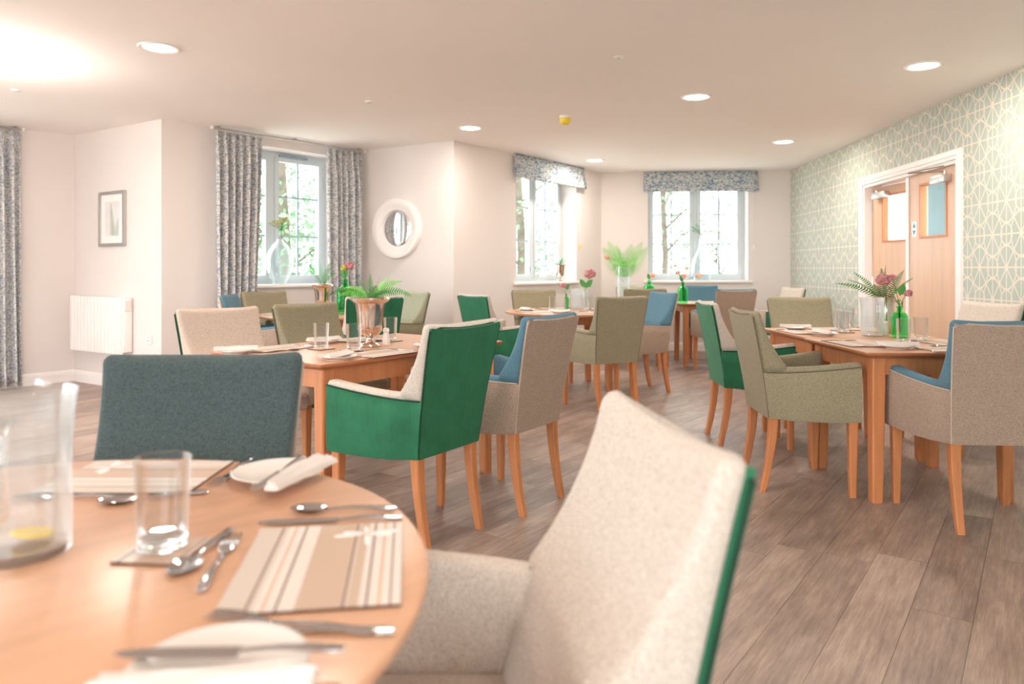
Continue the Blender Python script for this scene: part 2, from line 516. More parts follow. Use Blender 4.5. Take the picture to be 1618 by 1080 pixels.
# floor planks
M['plank'] = plank_mat('wood_plank', False)
M['plank_far'] = plank_mat('wood_plank_far', True)
def inside(x, y, poly=POLY):
    c = False; n = len(poly)
    for i in range(n):
        x1, y1 = poly[i]; x2, y2 = poly[(i + 1) % n]
        if (y1 > y) != (y2 > y) and x < (x2 - x1) * (y - y1) / (y2 - y1) + x1: c = not c
    return c
def planks():
    PW, PL = .18, 1.22
    ca, sa = math.cos(PLANK_A), math.sin(PLANK_A)
    big = grow(POLY, .12)
    L = []
    for r in range(-60, 60):
        off = random.random() * PL
        for k in range(-12, 12):
            a0 = k * PL + off; b0 = r * PW
            # trim along the length to the part that lies inside the room
            ts = [a0 + PL * q / 24 for q in range(25)]
            ok = [any(inside(t * ca - b * sa, t * sa + b * ca, big) for b in (b0 + .01, b0 + PW - .01)) for t in ts]
            if not any(ok): continue
            i0 = ok.index(True); i1 = 24 - ok[::-1].index(True)
            if i1 - i0 < 1: continue
            L.append((ts[i0], ts[i1], b0, PW))
    def vis(p):
        t = (p[0] + p[1]) / 2; b = p[2] + p[3] / 2
        x, y = t * ca - b * sa, t * sa + b * ca
        if y < .5: return -1
        d = math.hypot(x, y)
        if abs(x) / y > .78: return -1
        return (p[1] - p[0]) / d ** 2.2
    L.sort(key=vis, reverse=True)
    g = .0007
    cache = {}
    far = MB()
    for i, (t0, t1, b0, w) in enumerate(L):
        ln = t1 - t0
        if i < 300:
            key = round(ln, 3)
            if key not in cache:
                cache[key] = MB().box(g, ln - g, g, w - g, -.004, 0).mesh('plank', M['plank'], smooth=False)
            o = place('plank', cache[key], floor, (t0 * ca - b0 * sa, t0 * sa + b0 * ca, 0), PLANK_A)
        else:
            q = [(t0 + g, b0 + g), (t1 - g, b0 + g), (t1 - g, b0 + w - g), (t0 + g, b0 + w - g)]
            q = [(t * ca - b * sa, t * sa + b * ca) for t, b in q]
            far.prism(q, -.004, 0)
    o = far.build('plank_field', M['plank_far'], floor, smooth=False)
    o['kind'] = 'stuff'
planks()

# skirting boards
def skirting(name, a, b, s0=0., s1=None, ext0=0., ext1=0.):
    A, u, L, ang = wframe(a, b)
    s1 = L if s1 is None else s1
    m = MB(); prof = [(0, 0), (-.018, 0), (-.018, .085), (-.014, .092), (-.014, .1), (-.006, .115), (0, .118)]
    m.loft([[(s0 - ext0, y, z) for y, z in prof], [(s1 + ext1, y, z) for y, z in prof]])
    o = m.build(name, M['white'], smooth=False)
    o.location = (A.x, A.y, 0); o.rotation_euler = (0, 0, ang)
    struct(o)
for nm, a, b, x0, x1 in (('far_left', 0, 1, 0, 0), ('left_return', 1, 2, 0, .018), ('left_window', 2, 3, .018, 0), ('mirror', 3, 4, 0, .018),
                         ('middle_window', 4, 5, .018, 0), ('back', 5, 6, 0, 0)):
    skirting('baseboard_' + nm, a, b, 0, None, x0, x1)
skirting('baseboard_right', 6, 7, 0, D0 - .075)
skirting('baseboard_right_front', 6, 7, D1 + .075)

# ------------------------------------------------------------------ windows
def window(name, a, b, s0, w, z0, z1, rec=.25, th=.34, sill=True, simple=False):
    p, ang = on_wall(a, b, s0)
    E = struct_empty(name, p, ang)
    fd = .07
    y0 = rec; y1 = rec + fd
    f = MB()
    fw = .05
    # outer frame as one ring
    def ring(x0, x1, za, zb, t, ya, yb):
        o_ = [(x0, za), (x1, za), (x1, zb), (x0, zb)]
        i_ = [(x0 + t, za + t), (x1 - t, za + t), (x1 - t, zb - t), (x0 + t, zb - t)]
        vs = [(x, y, z) for y in (ya, yb) for x, z in o_ + i_]
        fs = []
        for k in range(4):
            j = (k + 1) % 4
            fs += [(k, j, 4 + j, 4 + k), (8 + k, 12 + k, 12 + j, 8 + j), (k, 8 + k, 8 + j, j), (4 + k, 4 + j, 12 + j, 12 + k)]
        return MB().add(vs, fs)
    ring(0, w, z0, z1, fw, y0, y1).build('window_frame', M['upvc'], E, smooth=False)
    n = 2 if not simple else max(2, round(w / .8))
    mw = .06
    cell = (w - 2 * fw - (n - 1) * mw) / n
    for k in range(n - 1):
        x = fw + cell * (k + 1) + mw * k
        MB().bbox(x, x + mw, y0 - .004, y1, z0 + fw, z1 - fw, .004, 1).build('mullion', M['upvc'], E, smooth=False)
    for k in range(n):
        xa = fw + k * (cell + mw); xb = xa + cell
        sw = .05
        sash = ring(xa, xb, z0 + fw, z1 - fw, sw, y0 - .012, y1 - .015).build('sash', M['upvc'], E, smooth=False)
        ga, gb = xa + sw, xb - sw; za, zb = z0 + fw + sw, z1 - fw - sw
        if simple:
            MB().box(ga, gb, y0 + .025, y0 + .03, za, zb).build('pane', M['pane'], sash, smooth=False)
            continue
        cx_ = (ga + gb) / 2; h1, h2 = za + (zb - za) * .345, za + (zb - za) * .69
        MB().box(cx_ - .010, cx_ + .010, y0 + .012, y0 + .04, za, zb).build('glazing_bar', M['bar'], sash, smooth=False)
        for h in (h1, h2):
            MB().box(ga, gb, y0 + .0125, y0 + .0395, h - .010, h + .010).build('glazing_bar', M['bar'], sash, smooth=False)
        zz = [za, h1, h2, zb]
        for r in range(3):
            for (u0, u1) in ((ga, cx_ - .010), (cx_ + .010, gb)):
                MB().box(u0, u1, y0 + .024, y0 + .028, zz[r] + (.008 if r else 0), zz[r + 1] - (.008 if r < 2 else 0)).build('pane', M['pane'], sash, smooth=False)
        hx = xb - .02 if k == 0 else xa + .02
        h = MB().bbox(hx - .011, hx + .011, y0 - .02, y0 - .012, za + .02, za + .10, .003, 1)
        h.tube([(hx, y0 - .018, za + .075), (hx, y0 - .05, za + .08), (hx, y0 - .056, za + .07), (hx + (.006 if k else -.006), y0 - .056, za - .03)], .0085, 8)
        h.build('window_handle', M['chrome'], sash)
    if not simple:
        MB().bbox(w * .56, w * .56 + .36, y0 - .03, y0 - .004, z1 - .05, z1 - .025, .004, 1).build('trickle_vent', M['vent'], E, smooth=False)
    if sill:
        MB().bbox(-.055, w + .055, -.045, rec + .005, z0 - .03, z0 + .004, .009, 3).build('window_sill', M['white'], E)
    return E
window('window_1', 2, 3, W1, OW, WZ0 + .004, WZ1)
window('window_2', 4, 5, W2, OW, WZ0 + .004, WZ1)
window('window_3', 5, 6, W3, OW, WZ0 + .004, WZ1)
window('window_4', 0, 1, .55, 1.9, WZ0 + .004, WZ1)
window('window_5', 7, 8, .8, 2.8, .15, 2.4, simple=True)
window('window_6', 7, 8, 5.2, 2.6, .15, 2.4, simple=True)
window('window_7', 8, 0, .6, 2.8, .15, 2.4, simple=True)
window('window_8', 8, 0, 4.0, 3.0, .15, 2.4, simple=True)
# ------------------------------------------------------------------ double door
def door():
    p, ang = on_wall(6, 7, 0)
    E = struct_empty('door_1', p, ang)
    def arch(x0, x1, zt, t, y0, y1, name, mat):
        m = MB()
        pts = [(x0, 0), (x0, zt), (x1, zt), (x1, 0), (x1 - t, 0), (x1 - t, zt - t), (x0 + t, zt - t), (x0 + t, 0)]
        vs = [(x, y, z) for y in (y0, y1) for x, z in pts]
        fs = [(0, 1, 6, 7), (1, 2, 5, 6), (2, 3, 4, 5)]
        fs += [tuple(8 + i for i in reversed(q)) for q in fs]
        fs += [(i, 8 + i, 8 + (i + 1) % 8, (i + 1) % 8) for i in range(8)]
        return m.add(vs, fs).build(name, mat, E, smooth=False)
    arch(D0 - .07, D1 + .07, DZ + .07, .075, -.022, 0, 'architrave', M['white'])
    arch(D0 - .055, D1 + .055, DZ + .055, .03, -.03, -.022, 'architrave_bead', M['white'])
    arch(D0, D1, DZ, .035, -.004, .164, 'door_lining', M['white'])
    mid = 3.50
    def leaf(x0, x1, hinge_right, label):
        w = x1 - x0 - .006; zt = DZ - .042
        H = bpy.data.objects.new('door_leaf', None)
        pa, pb = (.16, .16 + .46)
        if hinge_right: pa, pb = w - .20 - .46, w - .20
        else: pa, pb = .20, .66
        za, zb = 1.44, 1.915
        m = MB()
        xs = [0, pa, pb, w]; zs = [.006, za, zb, zt]
        vs = [(x, y, z) for y in (0, .044) for x in xs for z in zs]
        I = lambda y, i, j: y * 16 + i * 4 + j
        fs = []
        for i in range(3):
            for j in range(3):
                if i == 1 and j == 1: continue
                fs.append((I(0, i, j), I(0, i + 1, j), I(0, i + 1, j + 1), I(0, i, j + 1)))
                fs.append((I(1, i, j), I(1, i, j + 1), I(1, i + 1, j + 1), I(1, i + 1, j)))
        for k in range(3):
            fs += [(I(0, k, 0), I(1, k, 0), I(1, k + 1, 0), I(0, k + 1, 0)), (I(0, k, 3), I(0, k + 1, 3), I(1, k + 1, 3), I(1, k, 3)),
                   (I(0, 0, k), I(0, 0, k + 1), I(1, 0, k + 1), I(1, 0, k)), (I(0, 3, k), I(1, 3, k), I(1, 3, k + 1), I(0, 3, k + 1))]
        fs += [(I(0, 1, 1), I(0, 2, 1), I(1, 2, 1), I(1, 1, 1)), (I(0, 1, 2), I(1, 1, 2), I(1, 2, 2), I(0, 2, 2)),
               (I(0, 1, 1), I(1, 1, 1), I(1, 1, 2), I(0, 1, 2)), (I(0, 2, 1), I(0, 2, 2), I(1, 2, 2), I(1, 2, 1))]
        lf = m.add(vs, fs).build('door_leaf', M['oak'], E, smooth=False)
        def ring(x0_, x1_, z0_, z1_, t, ya, yb):
            o_ = [(x0_, z0_), (x1_, z0_), (x1_, z1_), (x0_, z1_)]
            i_ = [(x0_ + t, z0_ + t), (x1_ - t, z0_ + t), (x1_ - t, z1_ - t), (x0_ + t, z1_ - t)]
            vv = [(x, y, z) for y in (ya, yb) for x, z in o_ + i_]
            ff = []
            for k in range(4):
                j = (k + 1) % 4
                ff += [(k, j, 4 + j, 4 + k), (8 + k, 12 + k, 12 + j, 8 + j), (k, 8 + k, 8 + j, j), (4 + k, 4 + j, 12 + j, 12 + k)]
            return MB().add(vv, ff)
        ring(pa - .008, pb + .008, za - .008, zb + .008, .02, -.007, .051).build('pane_bead', M['oak_edge'], lf, smooth=False)
        MB().box(pa + .01, pb - .01, .018, .026, za + .01, zb - .01).build('pane', M['pane'], lf, smooth=False)
        # closer with its arm
        cx = w - .36 if hinge_right else .09
        MB().bbox(cx, cx + .24, -.065, -.002, zt - .125, zt - .06, .005, 2).build('door_closer', M['alu'], lf)
        a = MB()
        kx = cx + .2 if hinge_right else cx + .05
        a.tube([(kx, -.035, zt - .065), (kx, -.035, zt - .035)], .014, 10)
        a.tube([(kx, -.035, zt - .035), (kx - (.24 if hinge_right else -.22), -.22 if hinge_right else -.12, zt - .02)], .008, 6)
        a.tube([(kx - (.24 if hinge_right else -.22), -.22 if hinge_right else -.12, zt - .02), (kx - (.02 if hinge_right else -.1), -.03, zt + .012)], .006, 6)
        a.build('closer_arm', M['chrome'], lf)
        for hz in (.22, .98, 1.76):
            hx = w - .004 if hinge_right else .004
            MB().lathe([(.007, hz), (.007, hz + .1)], 8, hx, -.004).build('hinge', M['chrome'], lf)
        return lf, w, zt
    lf, w, zt = leaf(mid, D1 - .035, True, '')
    lf.location = (mid, .03, 0)
    MB().bbox(-.03, .022, -.012, .0, .01, zt - .002, .003, 1).build('meeting_strip', M['white'], lf, smooth=False)
    s = MB().bbox(.075, .165, -.003, 0, 1.455, 1.595, .002, 1)
    s.build('push_sign', M['white'], lf, smooth=False)
    for zc, d in ((1.56, 1), (1.49, -1)):
        MB().add([(.12 - .028, -.0042, zc - .022 * d), (.12 + .028, -.0042, zc - .022 * d), (.12, -.0042, zc + .022 * d),
                  (.12 - .028, -.003, zc - .022 * d), (.12 + .028, -.003, zc - .022 * d), (.12, -.003, zc + .022 * d)],
                 [(0, 1, 2), (5, 4, 3), (0, 3, 4, 1), (1, 4, 5, 2), (2, 5, 3, 0)]).build('sign_arrow', M['cyan'], lf, smooth=False)
    lf2, w, zt = leaf(D0 + .035, mid - .03, False, '')
    lf2.location = (D0 + .038, .075, 0); lf2.rotation_euler = (0, 0, R(7))
door()
# the corridor beyond the doors
def corridor():
    p, ang = on_wall(6, 7, 0)
    m = MB()
    m.box(-.3, 6.2, 1.75, 1.85, 0, .9).box(-.3, 1.1, 1.75, 1.85, .9, 2.4).box(4.1, 4.75, 1.75, 1.85, .9, 2.4)
    o = m.build('wall_corridor', plain('corridor_blue_grey_paint', lin(120, 142, 150), .8), smooth=False); o.location = p; o.rotation_euler = (0, 0, ang); struct(o)
    m = MB().box(-.3, 6.2, .17, 1.85, -.06, -.005)
    o = m.build('floor_corridor', M['plank_far'], smooth=False); o.location = p; o.rotation_euler = (0, 0, ang); struct(o)
    m = MB().box(-.3, 6.2, .17, 1.85, 2.4, 2.5)
    o = m.build('ceiling_corridor', M['ceiling'], smooth=False); o.location = p; o.rotation_euler = (0, 0, ang); struct(o)
corridor()

# ------------------------------------------------------------------ curtains and blinds
def uv_mesh(name, pts, uvs, nu, nv, mat, th=.003):
    """grid surface with a uv map, given some thickness"""
    me = bpy.data.meshes.new(name)
    fs = []
    for i in range(nu - 1):
        for j in range(nv - 1):
            fs.append((i * nv + j, (i + 1) * nv + j, (i + 1) * nv + j + 1, i * nv + j + 1))
    me.from_pydata(pts, [], fs)
    l = me.uv_layers.new(name='UVMap')
    for lp in me.loops: l.data[lp.index].uv = uvs[lp.vertex_index]
    me.materials.append(mat)
    me.polygons.foreach_set('use_smooth', [True] * len(me.polygons))
    return me
def curtain(a, b, s0, s1, b0, b1, label, group, folds=7, flip=False):
    """s0..s1 at the heading, b0..b1 at the hem"""
    p, ang = on_wall(a, b, 0)
    T = thing('curtain', label, 'curtain', p, ang, group)
    nu, nv = folds * 14 + 1, 26
    pts, uvs = [], []
    rnd = random.Random(int(s0 * 100))
    amps = [rnd.uniform(.75, 1.25) for _ in range(folds + 2)]
    arc = 0; last = None
    for i in range(nu):
        t = i / (nu - 1)
        for j in range(nv):
            h = j / (nv - 1)
            z = .015 + h * (2.5 - .015)
            k = max(0, (z - 2.2) / .3)               # pleated heading
            wv = min(1, h * 1.1)
            x = (b0 + (b1 - b0) * t) * (1 - h ** .6) + (s0 + (s1 - s0) * t) * h ** .6
            ph = t * folds * 2 * PI
            am = (.046 + .012 * (1 - h)) * amps[int(t * folds)] * (1 - .55 * k)
            y = -.11 - am * (math.sin(ph) + .25 * math.sin(2 * ph)) - .006 * math.sin(ph * 2.3 + h * 3) * (1 - k)
            if k > 0: y -= .012 * k * math.sin(ph * 3)
            pts.append((x + .006 * math.sin(h * 5 + ph * .5) * (1 - h), y, z))
        q = Vector(pts[-nv // 2])
        if last is not None: arc += (q - last).length
        last = q
        for j in range(nv): uvs.append((arc, .015 + j / (nv - 1) * 2.485))
    me = uv_mesh('drape', pts, uvs, nu, nv, M['curtain'])
    o = place('drape', me, T)
    md = o.modifiers.new('thick', 'SOLIDIFY'); md.thickness = .004
    return T
curtain(2, 3, .47, .97, .49, .83, 'full-length grey-blue weave curtain on left side of glass-vase window', 'curtains of the vase window', 6)
curtain(2, 3, 1.76, 2.25, 1.80, 2.25, 'full-length grey-blue weave curtain on right side of glass-vase window, beside mirror', 'curtains of the vase window', 6)
curtain(0, 1, 3.2 - 1.12, 3.2 - .52, 3.2 - 1.06, 3.2 - .50, 'grey-blue weave curtain cut by the left edge of the photo, near panel heater', None, 7)
def rail(a, b, s0, s1, label):
    p, ang = on_wall(a, b, 0)
    T = thing('curtain_rail', label, 'curtain rail', p, ang)
    m = MB().tube([(s0, -.105, 2.525), (s1, -.105, 2.525)], .011, 8)
    m.build('rail', M['alu'], T)
    for s in (s0, s1):
        MB().lathe([(.012, -.0), (.017, .004), (.017, .024), (.012, .028)], 10).build('finial', M['white'], T).matrix_local = Matrix.Translation((s + (.0 if s == s1 else -.026), -.105, 2.525)) @ Matrix.Rotation(R(90), 4, 'Y')
    for s in (s0 + .05, (s0 + s1) / 2, s1 - .05):
        MB().bbox(s - .012, s + .012, -.12, 0, 2.534, 2.549, .002, 1).build('bracket', M['alu'], T, smooth=False)
rail(2, 3, .45, 2.28, 'slim metal curtain rail over glass-vase window')
rail(0, 1, 1.0, 3.2 - .5, 'slim metal curtain rail at the left edge of photo')

def roman_blind(a, b, s0, s1, label, zb=2.26):
    p, ang = on_wall(a, b, 0)
    T = thing('roman_blind', label, 'blind', p, ang, 'roman blinds')
    # profile down the front with stacked folds at the bottom
    prof = [(-.05, 2.545), (-.055, 2.5), (-.062, 2.42), (-.075, 2.35), (-.092, zb + .06), (-.098, zb + .045), (-.086, zb + .034), (-.09, zb + .018),
            (-.094, zb + .006), (-.08, zb), (-.05, zb + .012), (-.03, zb + .05), (-.03, 2.545)]
    nu = 24; pts, uvs = [], []
    for i in range(nu):
        t = i / (nu - 1); x = s0 + (s1 - s0) * t
        d = 0
        for j, (y, z) in enumerate(prof):
            if j: d += math.hypot(y - prof[j - 1][0], z - prof[j - 1][1])
            wob = .004 * math.sin(t * 9 + j) if 3 < j < 10 else 0
            pts.append((x, y + wob, z + wob * .8)); uvs.append((x, -d))
    me = uv_mesh('blind_fabric', pts, uvs, nu, len(prof), M['blind'])
    o = place('blind_fabric', me, T)
    md = o.modifiers.new('thick', 'SOLIDIFY'); md.thickness = .004
    for s, sg in ((s0, 1), (s1, -1)):
        n = len(prof)
        uvs2 = [(y, z) for y, z in prof]
        m2 = bpy.data.meshes.new('side_flap'); m2.from_pydata([(s + sg * k, y, z) for k in (.002, .006) for y, z in prof], [], [tuple(range(n)), tuple(range(2 * n - 1, n - 1, -1))] + [(i, n + i, n + (i + 1) % n, (i + 1) % n) for i in range(n)])
        l = m2.uv_layers.new(name='UVMap')
        for lp in m2.loops: l.data[lp.index].uv = (uvs2[lp.vertex_index % n][0], uvs2[lp.vertex_index % n][1])
        m2.materials.append(M['blind']); place('side_flap', m2, T)
    MB().bbox(s0 + .004, s1 - .004, -.048, 0, 2.515, 2.548, .003, 1).build('headrail', M['white'], T, smooth=False)
    xs = s1 - .05
    m = MB(); m.tube([(xs, -.02, 2.5), (xs, -.02, 1.5)], .0025, 5); m.build('pull_cord', M['white'], T)
    MB().lathe([(.004, 1.44), (.012, 1.45), (.012, 1.49), (.004, 1.505)], 10, xs, -.02).build('cord_weight', M['yellow'] if a == 4 else M['white'], T)
roman_blind(4, 5, 1.07, 2.66, 'roman blind in grey-blue weave over the middle window with silver succulent urn')
roman_blind(5, 6, .60, 2.19, 'roman blind in grey-blue weave over the back wall window')

# ------------------------------------------------------------------ wall furniture
def picture():
    p, ang = on_wall(1, 2, .524)
    T = thing('picture', 'silver framed fern print on white mount above panel heater', 'picture', p, ang)
    w, z0, z1 = .455, 1.385, 1.925
    t = .03
    o_ = [(0, z0), (w, z0), (w, z1), (0, z1)]; i_ = [(t, z0 + t), (w - t, z0 + t), (w - t, z1 - t), (t, z1 - t)]
    vs = [(x, y, z) for y in (-.03, -.002) for x, z in o_ + i_]; fs = []
    for k in range(4):
        j = (k + 1) % 4
        fs += [(k, j, 4 + j, 4 + k), (8 + k, 12 + k, 12 + j, 8 + j), (k, 8 + k, 8 + j, j), (4 + k, 4 + j, 12 + j, 12 + k)]
    MB().add(vs, fs).build('frame', M['alu'], T, smooth=False)
    MB().box(t, w - t, -.014, -.008, z0 + t, z1 - t).build('mount', M['white'], T, smooth=False)
    pr = MB().box(.1, w - .1, -.0155, -.014, z0 + .1, z1 - .1).build('print', M['print_bg'], T, smooth=False)
    m = MB()
    def fr(bx, tx, zt, n, wd):
        zb = z0 + .105
        for i in range(n):
            q = i / n; x = bx + (tx - bx) * q ** 1.3; z = zb + (zt - zb) * q
            L_ = wd * (1 - q) ** .75 + .006
            for sg in (-1, 1):
                if not (.1 < x + sg * L_ < w - .1): continue
                m.add([(x, -.0158, z - .0015), (x + sg * L_ * .9, -.0158, z + .012), (x + sg * L_, -.0158, z + .016), (x, -.0158, z + .0035)], [(0, 1, 2, 3)])
    fr(.24, .2, z1 - .115, 34, .055); fr(.31, .33, z1 - .27, 16, .03)
    m.tube([(.24, -.0158, z0 + .105), (.215, -.0158, z0 + .3), (.2, -.0158, z1 - .115)], .0012, 4)
    m.build('fern_motif', plain('fern_print_green', lin(132, 168, 136), .6), pr, smooth=False)
picture()
def heater():
    p, ang = on_wall(1, 2, .14)
    T = thing('panel_heater', 'white slim electric panel heater with fluted front on the wall', 'heater', p, ang)
    w, z0, z1 = .93, .345, .89
    m = MB(); n = 15; prof = []
    for k in range(n):
        a = k / n * w; b = (k + 1) / n * w
        prof += [(a + .004, -.106), (a + .008, -.112), (b - .008, -.112), (b - .004, -.106)]
    prof = [(0, -.09)] + prof + [(w, -.09)]
    m.loft([[(x, y, z) for x, y in prof] for z in (z0, z1)])
    m.build('fluted_front', M['white'], T, angle=20)
    MB().bbox(.03, w + .02, -.09, -.008, z0 + .02, z1 - .006, .006, 2).build('casing', M['white'], T)
    MB().bbox(w + .02, w + .028, -.085, -.02, z1 - .13, z1 - .03, .003, 1).build('control_panel', M['china'], T)
    MB().bbox(.15, w - .15, -.02, 0, z0 + .08, z1 - .1, .002, 1).build('wall_bracket', M['alu'], T)
heater()
def socket(a, b, s, z, label):
    p, ang = on_wall(a, b, s)
    T = thing('wall_socket', label, 'socket', p, ang)
    MB().bbox(0, .086, -.012, 0, z, z + .086, .006, 3).build('face_plate', M['white'], T)
    MB().bbox(.05, .066, -.017, -.011, z + .055, z + .075, .003, 1).build('rocker_switch', M['china'], T)
    for x, zz in ((.035, .055), (.022, .025), (.048, .025)): MB().box(x, x + .006, -.0128, -.0118, z + zz, z + zz + .012).build('socket_slot', M['dark'], T, smooth=False)
socket(1, 2, 1.32, .455, 'white single wall socket right of the panel heater')
def mirror():
    (x, y, _), ang = on_wall(3, 4, .56, 0)
    T = thing('round_mirror', 'round convex mirror in wide white frame beside the curtained window', 'mirror', (x, y, 1.62), ang)
    def turn(o): o.matrix_local = Matrix.Rotation(R(90), 4, 'X'); return o
    turn(MB().lathe([(.345, 0), (.348, .03), (.335, .055), (.31, .062), (.265, .05), (.235, .036), (.215, .034), (.208, .022), (.208, 0)], 56, closed_profile=True).build('frame', M['white'], T))
    turn(MB().lathe([(.21, .006)] + [(.208 * math.cos(a), .010 + .022 * math.sin(a)) for a in [R(q) for q in range(0, 90, 6)]] + [(.004, .032)], 48).build('mirror_glass', plain('mirror_glass', (.95, .96, .96, 1), .01, 1., var=0), T))
mirror()

# ------------------------------------------------------------------ ceiling things
def downlight(x, y, label, k=1.):
    T = thing('downlight', label, 'light', (x, y, CEIL), 0, 'recessed ceiling downlights')
    MB().lathe([(.092, -.001), (.098, -.006), (.115, -.008), (.122, -.004), (.123, 0), (.092, 0)], 32, closed_profile=True).build('trim_ring', M['white'], T)
    MB().lathe([(.0005, -.0045), (.06, -.0045), (.092, -.0035), (.092, 0), (.0005, 0)], 32).build('lens', M['lens'], T)
    d = bpy.data.lights.new('downlight_bulb', 'AREA'); d.shape = 'DISK'; d.size = .17
    d.energy = DOWNLIGHT_W * k; d.color = LAMP_COL
    o = bpy.data.objects.new('downlight_bulb', d); COL.objects.link(o); o.parent = T; o.location = (0, 0, -.012)
for x, y, lb in ((-2.216, 4.567, 'large recessed downlight in ceiling at upper left, largest of the row'),
                 (-.411, 7.168, 'recessed downlight in ceiling above the mirror wall corner'),
                 (1.059, 9.294, 'recessed downlight in ceiling nearest the back window blind, smallest in view'),
                 (1.487, 5.877, 'recessed downlight in ceiling right of the yellow-capped detector'),
                 (2.967, 7.953, 'recessed downlight in ceiling over the far right corner'),
                 (2.815, 4.98, 'recessed downlight in ceiling above the double doors, nearest the patterned wall')):
    downlight(x, y, lb)
for x, y, w in ((-.3, 2.6, 'over the teal chair'), (-3.45, 1.6, 'left of the foreground table'), (1.2, -.6, 'behind the camera on the right'), (-1.6, -.6, 'behind the camera'), (-4.6, -.6, 'behind the camera on the far left')):
    downlight(x, y, 'recessed downlight above the picture frame, ' + w)
def globe():
    T = thing('pendant_lamp', 'opal globe pendant lamp just beyond the left picture edge', 'lamp', (-3.46, 4.6, CEIL))
    MB().lathe([(.0005, 0), (.05, 0), (.048, -.015), (.01, -.022), (.008, -.1), (.03, -.105), (.03, -.115), (.0005, -.115)], 24).build('ceiling_rose', M['white'], T)
    MB().lathe([(.003, -.11)] + [(.1 * math.sin(R(a)), -.21 + .1 * math.cos(R(a))) for a in range(10, 180, 10)] + [(.003, -.31)], 28).build('globe_shade', emission('opal_globe', (1, .9, .82, 1), 55), T)
globe()
def detector():
    T = thing('smoke_detector', 'smoke detector on ceiling with yellow dust cap', 'detector', (.482, 6.605, CEIL))
    MB().lathe([(.0005, 0), (.052, 0), (.052, -.02), (.046, -.026), (.0005, -.026)], 24).build('base', M['white'], T)
    MB().lathe([(.05, -.02), (.05, -.05), (.044, -.068), (.03, -.08), (.0005, -.083)], 24).build('dust_cap', M['yellow'], T)
detector()
for x, y, lb in ((.701, 4.772, 'small flush ceiling sensor with green light, upper right of centre'), (-1.185, 6.032, 'small flush ceiling sensor above the curtained window wall'),
                 (-3.851, 5.648, 'small flush ceiling sensor near the left picture edge')):
    T = thing('ceiling_sensor', lb, 'sensor', (x, y, CEIL), 0, 'flush ceiling sensors')
    MB().lathe([(.0005, 0), (.034, 0), (.034, -.004), (.028, -.008), (.0005, -.009)], 20).build('plate', M['white'], T)
    MB().lathe([(.0005, -.008), (.008, -.008), (.007, -.013), (.0005, -.015)], 10).build('indicator', M['led'], T)

# ------------------------------------------------------------------ tables
def leg_mb(x, y, a=.068, b=.05, h=.722, sx=1, sy=1):
    # square leg, inner faces taper towards the foot
    r = []
    for z, w in ((0, b), (.012, b + .004), (h, a)):
        x0, x1 = sorted((x, x - sx * w)); y0, y1 = sorted((y, y - sy * w))
        r.append([(px, py, z) for px, py in rr((x0 + x1) / 2, (y0 + y1) / 2, (x1 - x0) / 2, (y1 - y0) / 2, .006, 1)])
    return MB().loft(r)
def rect_table(name, label, x, y, rot, L, W, group=None):
    T = thing(name, label, 'table', (x, y, 0), rot, group)
    m = MB()
    hx, hy = L / 2, W / 2
    rings = []
    for z, ins in ((.722, .022), (.734, .003), (.74, 0), (.747, 0), (.75, .003)):
        rings.append([(px, py, z) for px, py in rr(0, 0, hx - ins, hy - ins, .009, 3)])
    m.loft(rings)
    m.mi = [0 if len(f) > 4 and m.v[f[0]][2] > .749 else 1 for f in m.f]
    m.build('table_top', [M['beech_flat'], M['edge']], T, angle=25)
    i = .045
    for sx in (-1, 1):
        for sy in (-1, 1):
            leg_mb(sx * (hx - i), sy * (hy - i), sx=sx, sy=sy).build('leg', M['beech'], T, smooth=False)
    for sy in (-1, 1):
        yy = sy * (hy - i - .012)
        MB().box(-hx + i + .068, hx - i - .068, min(yy, yy - sy * .022), max(yy, yy - sy * .022), .635, .722).build('apron', M['beech'], T, smooth=False)
    for sx in (-1, 1):
        xx = sx * (hx - i - .012)
        MB().box(min(xx, xx - sx * .022), max(xx, xx - sx * .022), -hy + i + .068, hy - i - .068, .635, .722).build('apron', M['beech'], T, smooth=False)
    return T
def round_table(label, x, y, r, rot=.8, group=None):
    T = thing('round_table', label, 'table', (x, y, 0), rot, group)
    MB().lathe([(r - .03, .722), (r - .012, .727), (r - .002, .736), (r, .743), (r - .002, .7485), (r - .006, .75), (.002, .75)], 96).build('table_top', M['beech_flat'], T, angle=40)
    q = .36
    for sx in (-1, 1):
        for sy in (-1, 1):
            leg_mb(sx * q, sy * q, sx=sx, sy=sy).build('leg', M['beech'], T, smooth=False)
    for s in (-1, 1):
        yy = s * (q - .012)
        MB().box(-q + .068, q - .068, min(yy, yy - s * .022), max(yy, yy - s * .022), .635, .722).build('apron', M['beech'], T, smooth=False)
        MB().box(min(yy, yy - s * .022), max(yy, yy - s * .022), -q + .068, q - .068, .635, .722).build('apron', M['beech'], T, smooth=False)
    return T
R1 = (-.756, .935, .645)
round_table('large round beech dining table in the foreground with striped placemats', *R1)
R2 = (-1.72, 6.72, .6)
round_table('round beech table by the curtained vase window', *R2, rot=.3)
R3 = (.53, 7.17, .6)
round_table('round beech table in front of the middle window', *R3, rot=.2)
T1 = (-.777, 3.895, R(53.9))
rect_table('rectangular_table', 'rectangular beech table with large silver fern urn, left of centre', T1[0], T1[1], T1[2], 1.3, .85)
rect_table('square_table', 'square beech table nearest the double doors, nearer of the joined pair', 2.14, 3.95, R(.8), .80, .765, 'joined square tables by the doors')
rect_table('square_table', 'square beech table by the double doors, farther of the joined pair', 2.15, 4.722, R(.8), .80, .765, 'joined square tables by the doors')
rect_table('square_table', 'square beech table by back window, left one with palm vase', 1.52, 8.98, R(-3), .80, .765, 'joined square tables by the back window')
